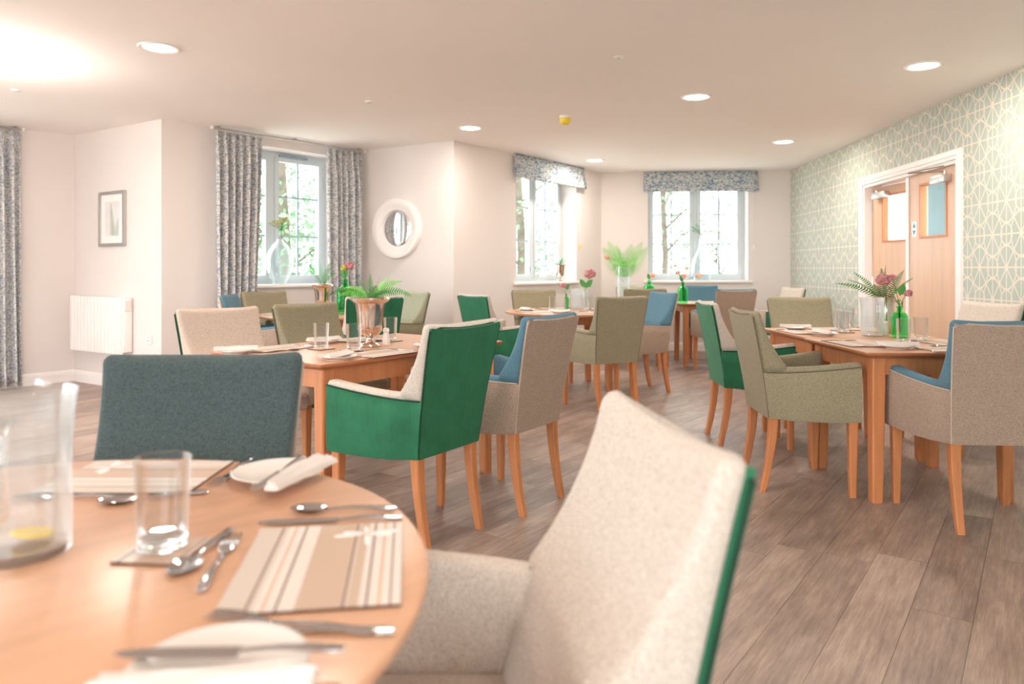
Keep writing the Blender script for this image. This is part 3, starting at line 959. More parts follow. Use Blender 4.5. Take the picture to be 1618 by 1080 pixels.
rect_table('square_table', 'square beech table by back window, right one with green bottle', 2.42, 9.0, R(-3), .80, .765, 'joined square tables by the back window')

# ------------------------------------------------------------------ armchairs
def chair_meshes():
    def hw(z): return .205 + .042 * (z - .385) / .555
    def yo(z): return -.195 - .10 * max(0, (z - .385) / .555) ** 1.25
    def bow(x): return .05 * x * x
    def th(z):
        if z < .66: return .155 - .03 * (z - .43) / .23
        return .045 + .08 * max(0, (.94 - z) / .28) ** 2.3
    def xo(y): return .218 + .082 * max(0, (y + .195) / .44) ** .75
    def zt(y): return .648 + .042 * max(0, (y + .195) / .44) ** 1.6
    out = {}
    # backrest (inner fabric)
    rings = []; rad = .024
    zs = [.43, .5, .57, .62, .645, .66, .675, .70, .73, .77, .82, .87, .9, .92]
    for z in zs + [.92 + rad * math.sin(R(a)) for a in (25, 50, 72, 88)]:
        ins = 0 if z <= .92 else rad * (1 - math.sqrt(max(0, 1 - ((z - .92) / rad) ** 2)))
        zz = min(z, .92); t = th(min(zz, .94)); y0 = yo(z) + .001
        h = hw(z) - (.016 if z < .635 else 0)
        ring = rr(0, y0 + t / 2, h - ins, max(t / 2 - ins, .004), .022, 4)
        # finer in x for the bow
        pr = []
        for q in range(len(ring)):
            a = ring[q]; b = ring[(q + 1) % len(ring)]
            pr.append(a)
            if abs(a[0] - b[0]) > .1:
                for e in range(1, 6): pr.append((a[0] + (b[0] - a[0]) * e / 6, a[1] + (b[1] - a[1]) * e / 6))
        rings.append([(x, y + bow(x), z - .014 * (1 - (x / h) ** 2) * max(0, (z - .8) / .14)) for x, y in pr])
    out['backrest'] = MB().loft(rings)
    # outer back panel
    rings = []
    N = 9
    zs = [.385 + (.925 - .385) * k / 10 for k in range(11)]
    for z in zs:
        h = hw(z) - (.004 if z < .9 else .008)
        top = [(h * (-1 + 2 * k / N), yo(z) - .007 + bow(h * (-1 + 2 * k / N))) for k in range(N + 1)]
        bot = [(x, y + .013) for x, y in reversed(top)]
        rings.append([(x, y, z - .014 * (1 - (x / h) ** 2) * max(0, (z - .8) / .14)) for x, y in top + bot])
    out['back_panel'] = MB().loft(rings)
    # piping round the back panel
    path = []
    for z in [.39 + .52 * k / 10 for k in range(11)]: path.append((-hw(z) + .001, yo(z) + bow(hw(z)) - .003, z))
    for k in range(1, 8):
        x = -hw(.925) + 2 * hw(.925) * k / 8; zq = .93 - .014 * (1 - (x / .245) ** 2)
        path.append((x * .98, yo(.925) - .003 + bow(x), zq))
    for z in reversed([.39 + .52 * k / 10 for k in range(11)]): path.append((hw(z) - .001, yo(z) + bow(hw(z)) - .003, z))
    out['back_piping'] = MB().tube(path, .0042, 6)
    for sg, nm in ((-1, 'l'), (1, 'r')):
        # arm (inner fabric)
        rings = []
        ys = [-.175, -.12, -.06, 0, .06, .12, .18, .222, .238, .246]
        for y in ys:
            e = max(0, (y - .222) / .024); ins = .018 * (1 - math.sqrt(max(0, 1 - e * e)))
            o_ = xo(y) - .003 - .03 * max(0, (-.04 - y) / .135); zt_ = zt(y)
            rings.append([(sg * x, y, z) for x, z in rr(o_ - .031, (.40 + zt_) / 2, .031 - ins, (zt_ - .40) / 2 - ins, .02, 3)])
        out['arm_' + nm] = MB().loft(rings)
        # side panel (outer fabric)
        rings = []
        for q in range(13):
            t = q / 12; ring = []
            zb = .385 - .006 * math.sin(PI * t)
            yr = -.235 + (.236 + .235) * t
            z1 = zt(yr) - .024
            for dx, z in ((-.012, zb), (0, zb), (.004, zb + .012), (.006, zb + (z1 - zb) * .35), (.006, zb + (z1 - zb) * .7), (.004, z1 - .003), (.001, z1), (-.012, z1)):
                y0_ = yo(z) - .001; y = y0_ + (.236 - y0_) * t
                x = hw(z) + (xo(y) - hw(z)) * min(1, max(0, (y - y0_) / .11)) if t < .6 else xo(y)
                ring.append((sg * (x + dx), y, z))
            rings.append(ring)
        out['side_panel_' + nm] = MB().loft(rings)
        path = [(sg * (xo(y) + .003), y, zt(y) - .022) for y in [-.215, -.13, -.07, 0, .07, .13, .19, .236]]
        out['arm_piping_' + nm] = MB().tube(path, .0038, 6)
    for sg, nm in ((-1, 'l'), (1, 'r')):
        path = [(sg * (xo(-.1) - .066), yo(z) + th(z) + .006, z) for z in (.47, .52, .57, .61, .64, .66)]
        out['seam_' + nm] = MB().tube(path, .0035, 6)
    # seat
    rings = []
    for y, ins in ((-.14, 0), (-.05, 0), (.06, 0), (.16, 0), (.225, 0), (.248, .006), (.258, .018), (.262, .034)):
        h = xo(y) - .06
        ring = rr(0, .43, h - ins * .3, .046 - ins, .02, 3)
        pr = []
        for q in range(len(ring)):
            a = ring[q]; b = ring[(q + 1) % len(ring)]
            pr.append(a)
            if abs(a[0] - b[0]) > .1:
                for e in range(1, 6): pr.append((a[0] + (b[0] - a[0]) * e / 6, a[1] + (b[1] - a[1]) * e / 6))
        rings.append([(x, y, z + (.012 * (1 - (x / h) ** 2) if z > .43 else 0)) for x, z in pr])
    out['seat'] = MB().loft(rings)
    # legs
    for k, (sx, sy) in enumerate(((-1, 1), (1, 1), (-1, -1), (1, -1))):
        rings = []
        for q in range(8):
            z = .40 * q / 7
            w = .016 + .0075 * (q / 7)
            if sy > 0: cx_, cy_ = sx * (.262 - .002 * q / 7), .205
            else: cx_, cy_ = sx * .18, -.168 - .055 * (1 - q / 7) ** 1.8
            rings.append([(x, y, z) for x, y in rr(cx_, cy_, w, w, .005, 1)])
        out['leg_%d' % k] = MB().loft(rings)
    return out
CH = {k: v.mesh(k, M['cream'], angle=28 if k.startswith('leg') else 50) for k, v in chair_meshes().items()}
CACHE = {}
def cmesh(key, mat):
    if (key, mat.name) not in CACHE:
        me = CH[key].copy(); me.materials[0] = mat; CACHE[(key, mat.name)] = me
    return CACHE[(key, mat.name)]
def armchair(label, x, y, deg, inner, outer, pipe, group, z=0):
    T = thing('armchair', label, 'chair', (x, y, z), R(deg) - PI / 2, group)
    i, o, p = M[inner], M[outer], M[pipe]
    place('seat', cmesh('seat', i), T); br = place('backrest', cmesh('backrest', i), T)
    place('back_panel', cmesh('back_panel', o), T); place('back_piping', cmesh('back_piping', p), T)
    for s in 'lr':
        a = place('arm', cmesh('arm_' + s, i), T)
        place('side_panel', cmesh('side_panel_' + s, o), T)
        place('arm_piping', cmesh('arm_piping_' + s, p), a); place('seam_piping', cmesh('seam_' + s, i), br)
    for k in range(4): place('leg', cmesh('leg_%d' % k, M['beech']), T)
    return T
GO = ('cream', 'green', 'pipe_green'); BB = ('blue', 'brown', 'pipe_brown'); OL = ('olive', 'olive', 'pipe_olive'); SG = ('sage', 'olive', 'pipe_olive')
g1, g2, g3, g4, g5, g6 = ('chairs at the foreground round table', 'chairs at the rectangular urn table', 'chairs at the tables by the doors',
                          'chairs at the middle window table', 'chairs at the curtained window table', 'chairs at the back window tables')
CHAIRS = [
 ('teal-grey tweed armchair on the far side of foreground round table', -.758, 1.628, -81.5, 'teal', 'brown', 'pipe_brown', g1),
 ('large cream armchair with green velvet back edge in the right foreground', -.042, 1.044, 189.3, *GO, g1),
 ('emerald velvet armchair with cream inside, seen from behind at rectangular urn table', -.43, 3.23, 146.5, *GO, g2),
 ('grey-brown tweed armchair with blue inside, right of the emerald chair', -.035, 3.689, 146.5, *BB, g2),
 ('beige tweed armchair facing us across rectangular urn table, behind teal chair', -1.47, 3.99, -39.5, 'beige', 'green', 'pipe_green', g2),
 ('olive tweed armchair facing us across rectangular urn table, left of silver urn', -1.12, 4.56, -36.5, *OL, g2),
 ('olive tweed armchair with its back to us at middle window table', .782, 6.18, 115.5, *OL, g4),
 ('emerald velvet armchair with cream inside, left of the middle window table', -.118, 6.565, 35, *GO, g4),
 ('olive tweed armchair below the middle window, behind the round table', .30, 7.58, -76, *OL, g4),
 ('blue armchair with grey-brown sides, facing left beyond the olive chair', 1.21, 6.96, 198, *BB, g4),
 ('olive tweed armchair seen side-on at left of the door tables', 1.54, 3.977, -2.5, *OL, g3),
 ('green velvet armchair with cream inside, behind the side-on olive chair', 1.595, 4.95, -2, *GO, g3),
 ('grey-brown armchair with blue inside at near end of the door tables', 2.16, 3.403, 86.5, *BB, g3),
 ('cream armchair with dark green back against the patterned wall by the doors', 2.93, 4.80, 190, *GO, g3),
 ('olive tweed armchair at the far end of the door tables', 2.269, 5.51, -92, *OL, g3),
 ('cream and green armchair in far right corner by the patterned wall', 3.12, 8.72, 188, *GO, g6),
 ('blue armchair facing us below the back window', 2.56, 9.62, -88, *BB, g6),
 ('grey-brown armchair with blue edge, back to us near the back window', 2.424, 8.306, 100.7, *BB, g6),
 ('grey olive armchair with its back to us near palm vase', 1.491, 8.50, 93, *OL, g6),
 ('pale sage armchair below the back window, behind the small green bottle', 1.66, 9.62, -90, *SG, g6),
 ('olive armchair against the curtained window wall, facing into room', -2.26, 7.08, -39, *OL, g5),
 ('pale grey-brown armchair with blue inside at left edge of window table', -2.2, 6.38, 8, 'blue', 'brown', 'pipe_brown', g5),
 ('emerald armchair with its back to us behind the silver urn', -1.26, 6.15, 122, *GO, g5),
 ('sage armchair in the corner under the round mirror', -1.18, 7.196, 214, *SG, g5),
]
for c in CHAIRS: armchair(*c)
# ------------------------------------------------------------------ tableware
TZ = .75
def cutlery_meshes():
    out = {}
    def handle(m, y0, y1):
        rings = []
        for k in range(9):
            t = k / 8; y = y0 + (y1 - y0) * t
            w = .0032 + .0048 * t ** 1.5; h = .0016 + .0006 * t; z = .0035 + .003 * math.sin(PI * min(1, t * 1.1))
            if k == 8: w *= .6
            rings.append([(x, y, zz) for x, zz in rr(0, z, w, h, .0015, 1)])
        m.loft(rings)
    # knife, 23 cm: blade towards +y
    m = MB(); handle(m, .0, -.105)
    rings = []
    for k in range(9):
        t = k / 8; w = .0095 * (1 - max(0, t - .75) ** 2 * 14); w = max(w, .0015)
        rings.append([(x - .002, .0 + .125 * t, z) for x, z in ((-w, .0028), (w, .0036), (w, .0044), (-w, .0034))])
    m.loft(rings); out['knife'] = m
    # fork
    m = MB(); handle(m, .0, -.115)
    rings = []
    for t, w, z in ((0, .0035, .005), (.25, .004, .003), (.5, .009, .002), (.75, .0125, .003), (1, .013, .005)):
        rings.append([(x, .04 * t, zz) for x, zz in rr(0, z, w, .0012, .001, 1)])
    m.loft(rings)
    for i in range(4):
        x = -.0105 + .007 * i
        m.tube([(x, .038, .005), (x, .06, .0062), (x, .084, .0055), (x, .09, .005)], [.0016, .0016, .0013, .0006], 5)
    out['fork'] = m
    # spoon
    m = MB(); handle(m, .0, -.12)
    def bowl(y0, L_, W_):
        nu, nv = 12, 6; vs = []; fs = []
        for i in range(nu + 1):
            t = i / nu; y = y0 + L_ * t; w = W_ * math.sin(PI * min(.999, max(.02, t ** .85))) ** .6 + .002 * (1 - t)
            for j in range(nv + 1):
                q = -1 + 2 * j / nv
                z = .0075 - .007 * (1 - q * q) * math.sin(PI * min(1, t * .95 + .03)) - .002 * 0
                vs.append((w * q, y, z))
        for i in range(nu):
            for j in range(nv):
                a = i * (nv + 1) + j
                fs.append((a, a + 1, a + nv + 2, a + nv + 1))
        n = len(vs)
        vs += [(x, y, z - .0012) for x, y, z in vs]
        fs += [tuple(n + q for q in reversed(f)) for f in fs]
        m.add(vs, fs)
    bowl(-.004, .062, .020); out['spoon'] = m
    return {k: v.mesh(k, M['steel'], angle=60) for k, v in out.items()}
CUT = cutlery_meshes()
def cutlery(kind, x, y, deg, z, label, group=None, tilt=0):
    o = place(kind, CUT[kind]); o.location = (x, y, z); o.rotation_euler = (tilt, 0, R(deg))
    return tag(o, label, kind, group)

PL = MB().lathe([(.0005, .004), (.045, .003), (.048, 0), (.052, 0), (.054, .004), (.075, .012), (.086, .0165), (.088, .018), (.086, .019), (.074, .015), (.055, .0085), (.0005, .0075)], 40).mesh('side_plate', M['china'])
def plate(x, y, label, group='side plates', z=TZ):
    o = place('side_plate', PL, None, (x, y, z)); return tag(o, label, 'plate', group)
def napkin_mesh(seed):
    """napkin folded in pleats, pinched at one end and fanning at the other"""
    r = random.Random(seed); n = 12; np_ = 7; top = []
    ph = [r.uniform(-.3, .3) for _ in range(np_)]
    for k in range(n):
        t = k / (n - 1); y = -.1 + .2 * t
        w = (.014 + .02 * t ** .8) * (1 + .06 * math.sin(t * 8 + seed)); row = []
        for j in range(np_ * 2 + 1):
            q = -1 + j / np_
            z = .004 + .010 * (1 - q * q) + (.0045 if j % 2 else 0) * (1 - .3 * t) + .002 * math.sin(t * 6 + j + seed)
            x = w * q + .006 * math.sin(t * 3 + seed) + .002 * ph[j % np_]
            row.append((x, y + .008 * ph[j % np_] * (1 if k in (0, n - 1) else 0), z))
        top.append(row)
    m = MB(); rings = [row + [(x, y, .0005) for x, y, z in reversed(row)] for row in top]
    return m.loft(rings).mesh('napkin', M['napkin'], angle=30)
NAP = [napkin_mesh(s) for s in (1, 4)]
def napkin(x, y, deg, z, label, k=0, group='folded white napkins'):
    o = place('napkin', NAP[k]); o.location = (x, y, z); o.rotation_euler = (0, 0, R(deg))
    return tag(o, label, 'napkin', group)

def stripe_mat(name, along):
    t = NT(name)
    c = t.n('ShaderNodeTexCoord'); sp = t.n('ShaderNodeSeparateXYZ'); t.l(c.outputs['Object'], sp.inputs[0])
    f = t.math('ADD', t.math('DIVIDE', sp.outputs[along], .22), .5)
    cr, tn, dk, wh, og = lin(206, 192, 178), lin(196, 169, 147), lin(132, 100, 90), lin(222, 212, 203), lin(208, 172, 142)
    st = [(0, cr), (.155, dk), (.17, cr), (.20, wh), (.245, og), (.26, wh), (.315, dk), (.33, wh), (.42, tn), (.675, dk), (.69, cr), (.705, tn), (.765, wh), (.80, dk),
          (.815, wh), (.865, og), (.885, wh), (.93, dk), (.945, wh)]
    return t.set(t.ramp(f, st, 'CONSTANT'), .45, 0, .4)
M['stripe'] = stripe_mat('striped_placemat', 0)
mat_me = MB().bbox(-.11, .11, -.145, .145, 0, .0038, .001, 1).mesh('board', M['cork'], smooth=False)
top_me = MB().box(-.1095, .1095, -.1445, .1445, .0038, .0042).mesh('striped_surface', M['stripe'], smooth=False)
mo = MB()
for (a, ln, w) in ((8, .052, .007), (-14, .04, .006), (188, .05, .007), (166, .038, .006), (95, .03, .004), (275, .05, .004)):
    d = Vector((math.cos(R(a)), math.sin(R(a)))); q = Vector((-d.y, d.x))
    pts = [(d * ln * s + q * w * t) for s, t in ((0, 0), (.45, 1), (.85, .8), (1, 0), (.85, -.8), (.45, -1))]
    mo.add([(p.x, p.y, .0045) for p in pts] + [(p.x, p.y, .0041) for p in pts], [tuple(range(6)), tuple(range(11, 5, -1))] + [(i, (i + 1) % 6, 6 + (i + 1) % 6, 6 + i) for i in range(6)])
motif_me = mo.mesh('dragonfly_motif', M['white'], smooth=False)
def placemat(x, y, deg, label, motif=(.055, .10)):
    T = thing('placemat', label, 'placemat', (x, y, TZ), R(deg), 'striped placemats')
    place('board', mat_me, T); s = place('striped_surface', top_me, T)
    if motif: place('dragonfly_motif', motif_me, s, (motif[0], motif[1], 0))
    return T
coast_me = MB().bbox(-.05, .05, -.05, .05, 0, .0038, .001, 1).mesh('board', M['cork'], smooth=False)
coast_top = MB().box(-.0495, .0495, -.0495, .0495, .0038, .0042).mesh('striped_surface', M['stripe'], smooth=False)
def coaster(x, y, deg, label):
    T = thing('coaster', label, 'coaster', (x, y, TZ), R(deg), 'striped coasters')
    place('board', coast_me, T); place('striped_surface', coast_top, T)
TUM = MB().lathe([(.0343, .015), (.0345, .02), (.0395, .128), (.0396, .1295), (.0385, .1305), (.0374, .129), (.0325, .022), (.031, .0185)], 48, cap=False).mesh('glass_wall', M['glass'])
TUMB = MB().lathe([(.0005, .0003), (.031, .0003), (.0338, .002), (.0343, .014), (.031, .0172), (.0005, .0152)], 48).mesh('glass_base', M['tumbler'])
def tumbler(x, y, label, z=TZ, s=1.):
    T = thing('tumbler', label, 'glass', (x, y, z), 0, 'clear glass tumblers'); T.scale = (s, s, s)
    place('glass_wall', TUM, T); place('glass_base', TUMB, T)
def jug(x, y, deg, label, misted=False):
    T = thing('water_jug', label, 'jug', (x, y, TZ), R(deg))
    g = M['frost'] if misted else M['jug']
    rings = []
    n = 44
    prof = [(.0005, 0), (.056, 0), (.062, .004), (.064, .02), (.0635, .08), (.0635, .15), (.066, .2), (.069, .228), (.0705, .235), (.0692, .236), (.067, .228), (.0635, .2), (.0605, .15), (.0605, .02), (.058, .014), (.0005, .012)]
    for r, z in prof:
        ring = []
        for i in range(n):
            a = 2 * PI * i / n
            k = 0
            if z > .19:
                da = abs((a + PI) % (2 * PI) - PI); k = .022 * max(0, 1 - da / .4) ** 1.5 * (z - .19) / .045
            ring.append(((r + k) * math.cos(a), (r + k) * math.sin(a), z + k * .3))
        rings.append(ring)
    MB().loft(rings).build('glass_body', g, T)
    path = [(-.062, 0, .2), (-.09, 0, .212), (-.112, 0, .195), (-.118, 0, .15), (-.112, 0, .1), (-.09, 0, .07), (-.062, 0, .062)]
    fine = []
    for i in range(len(path) - 1):
        for e in range(4): fine.append(tuple(path[i][q] + (path[i + 1][q] - path[i][q]) * e / 4 for q in range(3)))
    MB().tube(fine + [path[-1]], .0085, 10).build('handle', M['glass_thick'], T)
    MB().lathe([(.0005, .0165), (.058, .0165), (.0598, .03), (.0598, .15), (.0005, .15)], 40).build('water', M['water'], T)
    o = MB().lathe([(.0005, -.003), (.027, -.003), (.029, 0), (.027, .003), (.0005, .003)], 24).build('lemon_slice', M['lemon'], T)
    o.location = (.012, -.012, .026); o.rotation_euler = (R(8), R(6), 0)

# foreground round table
placemat(-.264, 1.012, 8, 'cream striped placemat with white dragonfly, front right on foreground round table', (.055, .10))
placemat(-.735, 1.433, 90, 'cream striped placemat across foreground round table, before teal chair', (.06, .09))
coaster(-.505, 1.056, -5, 'square striped coaster under the foreground tumbler')
tumbler(-.512, 1.066, 'clear glass tumbler on coaster in the foreground', TZ + .0042)
jug(-.705, 1.046, 112, 'glass water jug with lemon slice cut by left picture edge')
fg = 'cutlery on the foreground round table'
cutlery('fork', -.412, 1.032, 9, TZ, 'dessert fork beside coaster on the foreground table, tines pointing away', fg)
cutlery('spoon', -.446, 1.02, 177, TZ, 'dessert spoon beside coaster on the foreground table, bowl towards us', fg)
cutlery('spoon', -.318, 1.236, 92, TZ, 'teaspoon at the right rim of the foreground table, bowl to left', fg)
cutlery('knife', -.284, 1.184, 96, TZ, 'table knife along the far edge of front right placemat', fg)
cutlery('fork', -.27, .838, 78, TZ, 'table fork at near edge of front right placemat, prongs left', fg)
cutlery('knife', -.238, .818, 90, TZ, 'table knife beside the fork at near edge of front right placemat', fg)
plate(-.292, .722, 'white side plate at the bottom edge of the photo')
napkin(-.285, .668, 95, TZ + .019, 'folded white napkin on the side plate at photo bottom')
cutlery('knife', -.275, .738, 92, TZ + .020, 'butter knife lying across the side plate at photo bottom', fg)
plate(-.457, 1.424, 'white side plate near the teal chair on the foreground table')
napkin(-.405, 1.385, -9, TZ + .018, 'folded white napkin on side plate near teal chair', 1)
cutlery('knife', -.44, 1.39, 173, TZ + .0215, 'butter knife laid on napkin on side plate near teal chair', fg)
cutlery('fork', -.562, 1.455, 180, TZ, 'table fork between far placemat and side plate, foreground table', fg)
cutlery('spoon', -.668, 1.288, 112, TZ, 'spoon behind the foreground tumbler, beside far placemat', fg)
cutlery('fork', -.80, 1.30, 92, TZ, 'fork half hidden behind the foreground water jug', fg)

# place settings of the other tables: local y points away from the sitter
def setting(x, y, deg, who, pl=(-.24, .0), tum=(.1, .19), cut=True, nap_deg=10, k=0):
    ca, sa = math.cos(R(deg)), math.sin(R(deg))
    def W(a, b): return x + a * ca - b * sa, y + a * sa + b * ca
    px, py = W(0, 0)
    placemat(px, py, deg + 90, 'striped placemat set for ' + who, None)
    if cut:
        fx, fy = W(-.16, -.01); cutlery('fork', fx, fy, deg + 2, TZ, 'table fork beside placemat set for ' + who, 'forks at the laid tables')
        fx, fy = W(.16, 0); cutlery('knife', fx, fy, deg - 2, TZ, 'table knife beside placemat set for ' + who, 'knives at the laid tables')
        fx, fy = W(.02, .132); cutlery('spoon', fx, fy, deg + 80, TZ, 'dessert spoon above placemat set for ' + who, 'spoons at the laid tables')
    if pl:
        fx, fy = W(*pl); plate(fx, fy, 'white side plate set for ' + who)
        napkin(fx, fy, deg + nap_deg, TZ + .0185, 'folded white napkin on side plate set for ' + who, k)
    if tum:
        fx, fy = W(*tum); coaster(fx, fy, deg, 'striped coaster set for ' + who)
        tumbler(fx, fy, 'clear glass tumbler set for ' + who, TZ + .0042)
setting(-.64, 3.53, 53.9, 'emerald chair, rectangular urn table', (-.27, -.01), (.02, .21), nap_deg=-70)
setting(-.27, 4.03, 53.9, 'blue-lined chair, rectangular urn table', (-.27, 0), None, nap_deg=-80, k=1)
setting(-1.21, 3.75, -126, 'beige chair, rectangular urn table', (.25, .02), (-.12, .2), nap_deg=60, k=1)
setting(-.88, 4.22, -126, 'olive chair, rectangular urn table', (.25, -.02), (-.05, .195), nap_deg=80)
setting(1.885, 3.98, -88, 'side-on olive chair, near door table', None, None)
setting(2.24, 3.70, 1, 'near blue-lined chair, near door table', (-.25, .06), (-.06, .34), nap_deg=70)
setting(2.40, 4.03, 92, 'empty place, near door table', None, (.13, .06), False)
setting(1.885, 4.72, -88, 'green chair, far door table', (.22, .03), (.02, .26), nap_deg=95, k=1)
setting(2.43, 4.91, 92, 'cream chair, far door table', None, (.24, .04), False)
setting(2.18, 4.97, 181, 'end olive chair, far door table', (.26, .03), (0, .13), False, nap_deg=80)
setting(.72, 6.79, 22, 'back-turned olive chair, middle window table', (-.26, .1), None, nap_deg=60)
setting(.20, 6.93, -55, 'green chair, middle window table', (-.2, .07), (.23, .24), False, 80, 1)
setting(.42, 7.56, 190, 'olive chair, middle window table', (-.24, .0), (.04, .17), False, 100)
setting(.92, 7.22, 100, 'blue chair, middle window table', None, (.1, .1), False)
setting(-2.08, 6.52, -80, 'blue-lined chair, curtained window table', (.2, .08), None, False)

def shaker(x, y, label, mat, z=TZ):
    T = thing('condiment_shaker', label, 'shaker', (x, y, z), 0, 'white condiment shakers')
    MB().lathe([(.0005, 0), (.019, 0), (.021, .004), (.0205, .03), (.015, .065), (.0145, .07)], 20).build('body', mat, T)
    MB().lathe([(.0145, .07), (.0175, .073), (.0175, .084), (.013, .092), (.0005, .094)], 20).build('cap', M['china'], T)
shaker(-.68, 3.93, 'white salt shaker right of the silver fern urn', M['china'])
shaker(-.775, 4.02, 'white pepper shaker half behind the silver fern urn', M['china'])
shaker(2.292, 4.47, 'pale shaker between water jug and green bottle, door tables', M['china'])

# ------------------------------------------------------------------ plants
def frond(length, droop, width, n=16, rise=60, roll=0., slim=.3):
    """fern frond along +x, leaning up by rise degrees and drooping"""
    m = MB(); pts = []
    for k in range(n + 1):
        t = k / n; a = R(rise) - R(droop) * t
        pts.append((t, a))
    x = z = 0; path = [(0, 0, 0)]
    for k in range(n):
        a = pts[k][1]; x += length / n * math.cos(a); z += length / n * math.sin(a); path.append((x, 0, z))
    m.tube(path, [.0022 * (1 - .8 * k / n) for k in range(n + 1)], 4)
    for k in range(2, n):
        t = k / n; w = width * math.sin(PI * min(1, .12 + t * .88)) ** .8 * (1.05 - .4 * t)
        p = Vector(path[k]); d = (Vector(path[k + 1]) - p).normalized(); up = Vector((-d.z, 0, d.x))
        for sg in (-1, 1):
            s = (Vector((0, 1, 0)) * math.cos(R(roll)) + up * math.sin(R(roll))) * sg; e = length / n * slim
            tip = p + s * w + d * w * .35 - up * w * .12
            midp = p + s * w * .5 + d * w * .2
            m.add([p - d * e, midp - d * e * .9 - up * w * .03, tip, midp + d * e * .9 - up * w * .03, p + d * e], [(0, 1, 3, 4), (1, 2, 3)])
    return m
def fronds(T, specs, mats, z):
    for k, (az, ln, dr, wd, ri) in enumerate(specs):
        o = frond(ln, dr, wd * 1.25, 19, ri, (35, -40, 55, -25, 70)[k % 5]).build('frond', mats[k % len(mats)], T, smooth=False)
        o.location = (.012 * math.cos(R(az)), .012 * math.sin(R(az)), z); o.rotation_euler = (0, 0, R(az))
URN = [(.0005, 0), (.055, 0), (.06, .006), (.055, .014), (.03, .022), (.02, .035), (.018, .048), (.028, .056), (.05, .066), (.064, .085), (.068, .12), (.072, .18), (.08, .225), (.084, .236),
       (.1, .246), (.108, .256), (.104, .266), (.092, .268), (.08, .262), (.074, .245), (.0005, .236)]
def urn_plant(x, y, z, s, label, specs, mats=('leaf', 'leaf_dark'), prof=URN, hz=.25, potmat='silver', name='potted_fern', cat='plant'):
    T = thing(name, label, cat, (x, y, z)); 
    MB().lathe([(r * s, h * s) for r, h in prof], 40).build('urn', M[potmat], T)
    fronds(T, specs, [M[q] for q in mats], hz * s)
    return T
urn_plant(-.753, 3.86, TZ, .98, 'large silver urn planter with spreading fern on rectangular table',
          [(185, .24, 95, .03, 50), (160, .2, 80, .028, 55), (-8, .24, 85, .03, 45), (-25, .2, 110, .026, 55), (20, .2, 60, .026, 60), (100, .16, 40, .024, 80), (60, .17, 40, .024, 75), (210, .18, 90, .026, 50), (-60, .14, 60, .024, 65), (130, .18, 60, .026, 65), (5, .17, 30, .02, 68)], ('leaf', 'leaf_bright', 'leaf'))
# metal pitcher with fern, door tables
def pitcher():
    T = thing('potted_fern', 'fern in silver pitcher behind the water jug, door tables', 'plant', (2.40, 4.685, TZ))
    MB().lathe([(.0005, 0), (.05, 0), (.055, .01), (.06, .08), (.058, .15), (.056, .19), (.062, .225), (.066, .235), (.06, .232), (.052, .2), (.0005, .2)], 32).build('pitcher_body', M['silver'], T)
    MB().tube([(.058, -.01, .2), (.085, -.014, .215), (.105, -.017, .2), (.1, -.017, .15), (.085, -.014, .09), (.058, -.01, .06)], .006, 8).build('handle', M['silver'], T)
    fronds(T, [(178, .34, 45, .03, 42), (190, .3, 40, .028, 48), (150, .26, 30, .028, 62), (95, .22, 10, .034, 88), (60, .24, 20, .034, 86), (20, .26, 25, .03, 65), (-20, .22, 30, .024, 60), (220, .2, 40, .024, 55)], [M['leaf'], M['leaf_dark']], .2)
pitcher()
urn_plant(-1.79, 6.88, TZ, 1.0, 'silver urn with upright fern on the curtained window table',
          [(170, .32, 50, .03, 75), (120, .3, 40, .03, 80), (60, .26, 30, .03, 80), (200, .28, 60, .026, 70), (-30, .22, 60, .024, 65)], ('leaf', 'leaf_blue'))
def blade_plant(T, n, ln, mat, z, wd=.012, spread=55, seed=3):
    r = random.Random(seed)
    for k in range(n):
        az = 360 * k / n + r.uniform(-15, 15); L_ = ln * r.uniform(.7, 1.1); m = MB(); pts = []
        x = zz = 0; a = R(90 - r.uniform(5, spread))
        vs = []; N = 6
        for q in range(N + 1):
            t = q / N; w = wd * math.sin(PI * (.15 + .8 * t)) * (1 - .3 * t)
            vs += [(x, -w, zz), (x, 0, zz - w * .4), (x, w, zz)]
            x += L_ / N * math.cos(a); zz += L_ / N * math.sin(a); a -= R(7)
        n0 = len(vs); vs += [(p[0], p[1], p[2] - .0015) for p in vs]
        fs = []
        for q in range(N):
            for j in range(2):
                i = q * 3 + j
                fs += [(i, i + 1, i + 4, i + 3), (n0 + i + 3, n0 + i + 4, n0 + i + 1, n0 + i)]
        m.add(vs, fs)
        o = m.build('leaf', M[mat], T); o.location = (0, 0, z); o.rotation_euler = (0, 0, R(az))
GOB = [(.0005, 0), (.045, 0), (.048, .006), (.03, .014), (.014, .024), (.012, .04), (.03, .052), (.046, .07), (.052, .12), (.058, .18), (.068, .2), (.064, .204), (.05, .19), (.0005, .185)]
(px, py, _), _a = on_wall(4, 5, 2.24, -.07)
T = thing('potted_succulent', 'silver goblet planter with spiky succulent on the middle window sill', 'plant', (px, py, WZ0 + .004))
MB().lathe([(r * 1.1, h * 1.1) for r, h in GOB], 32).build('goblet', M['silver'], T)
blade_plant(T, 13, .17, 'leaf_blue', .2, .016, 70)

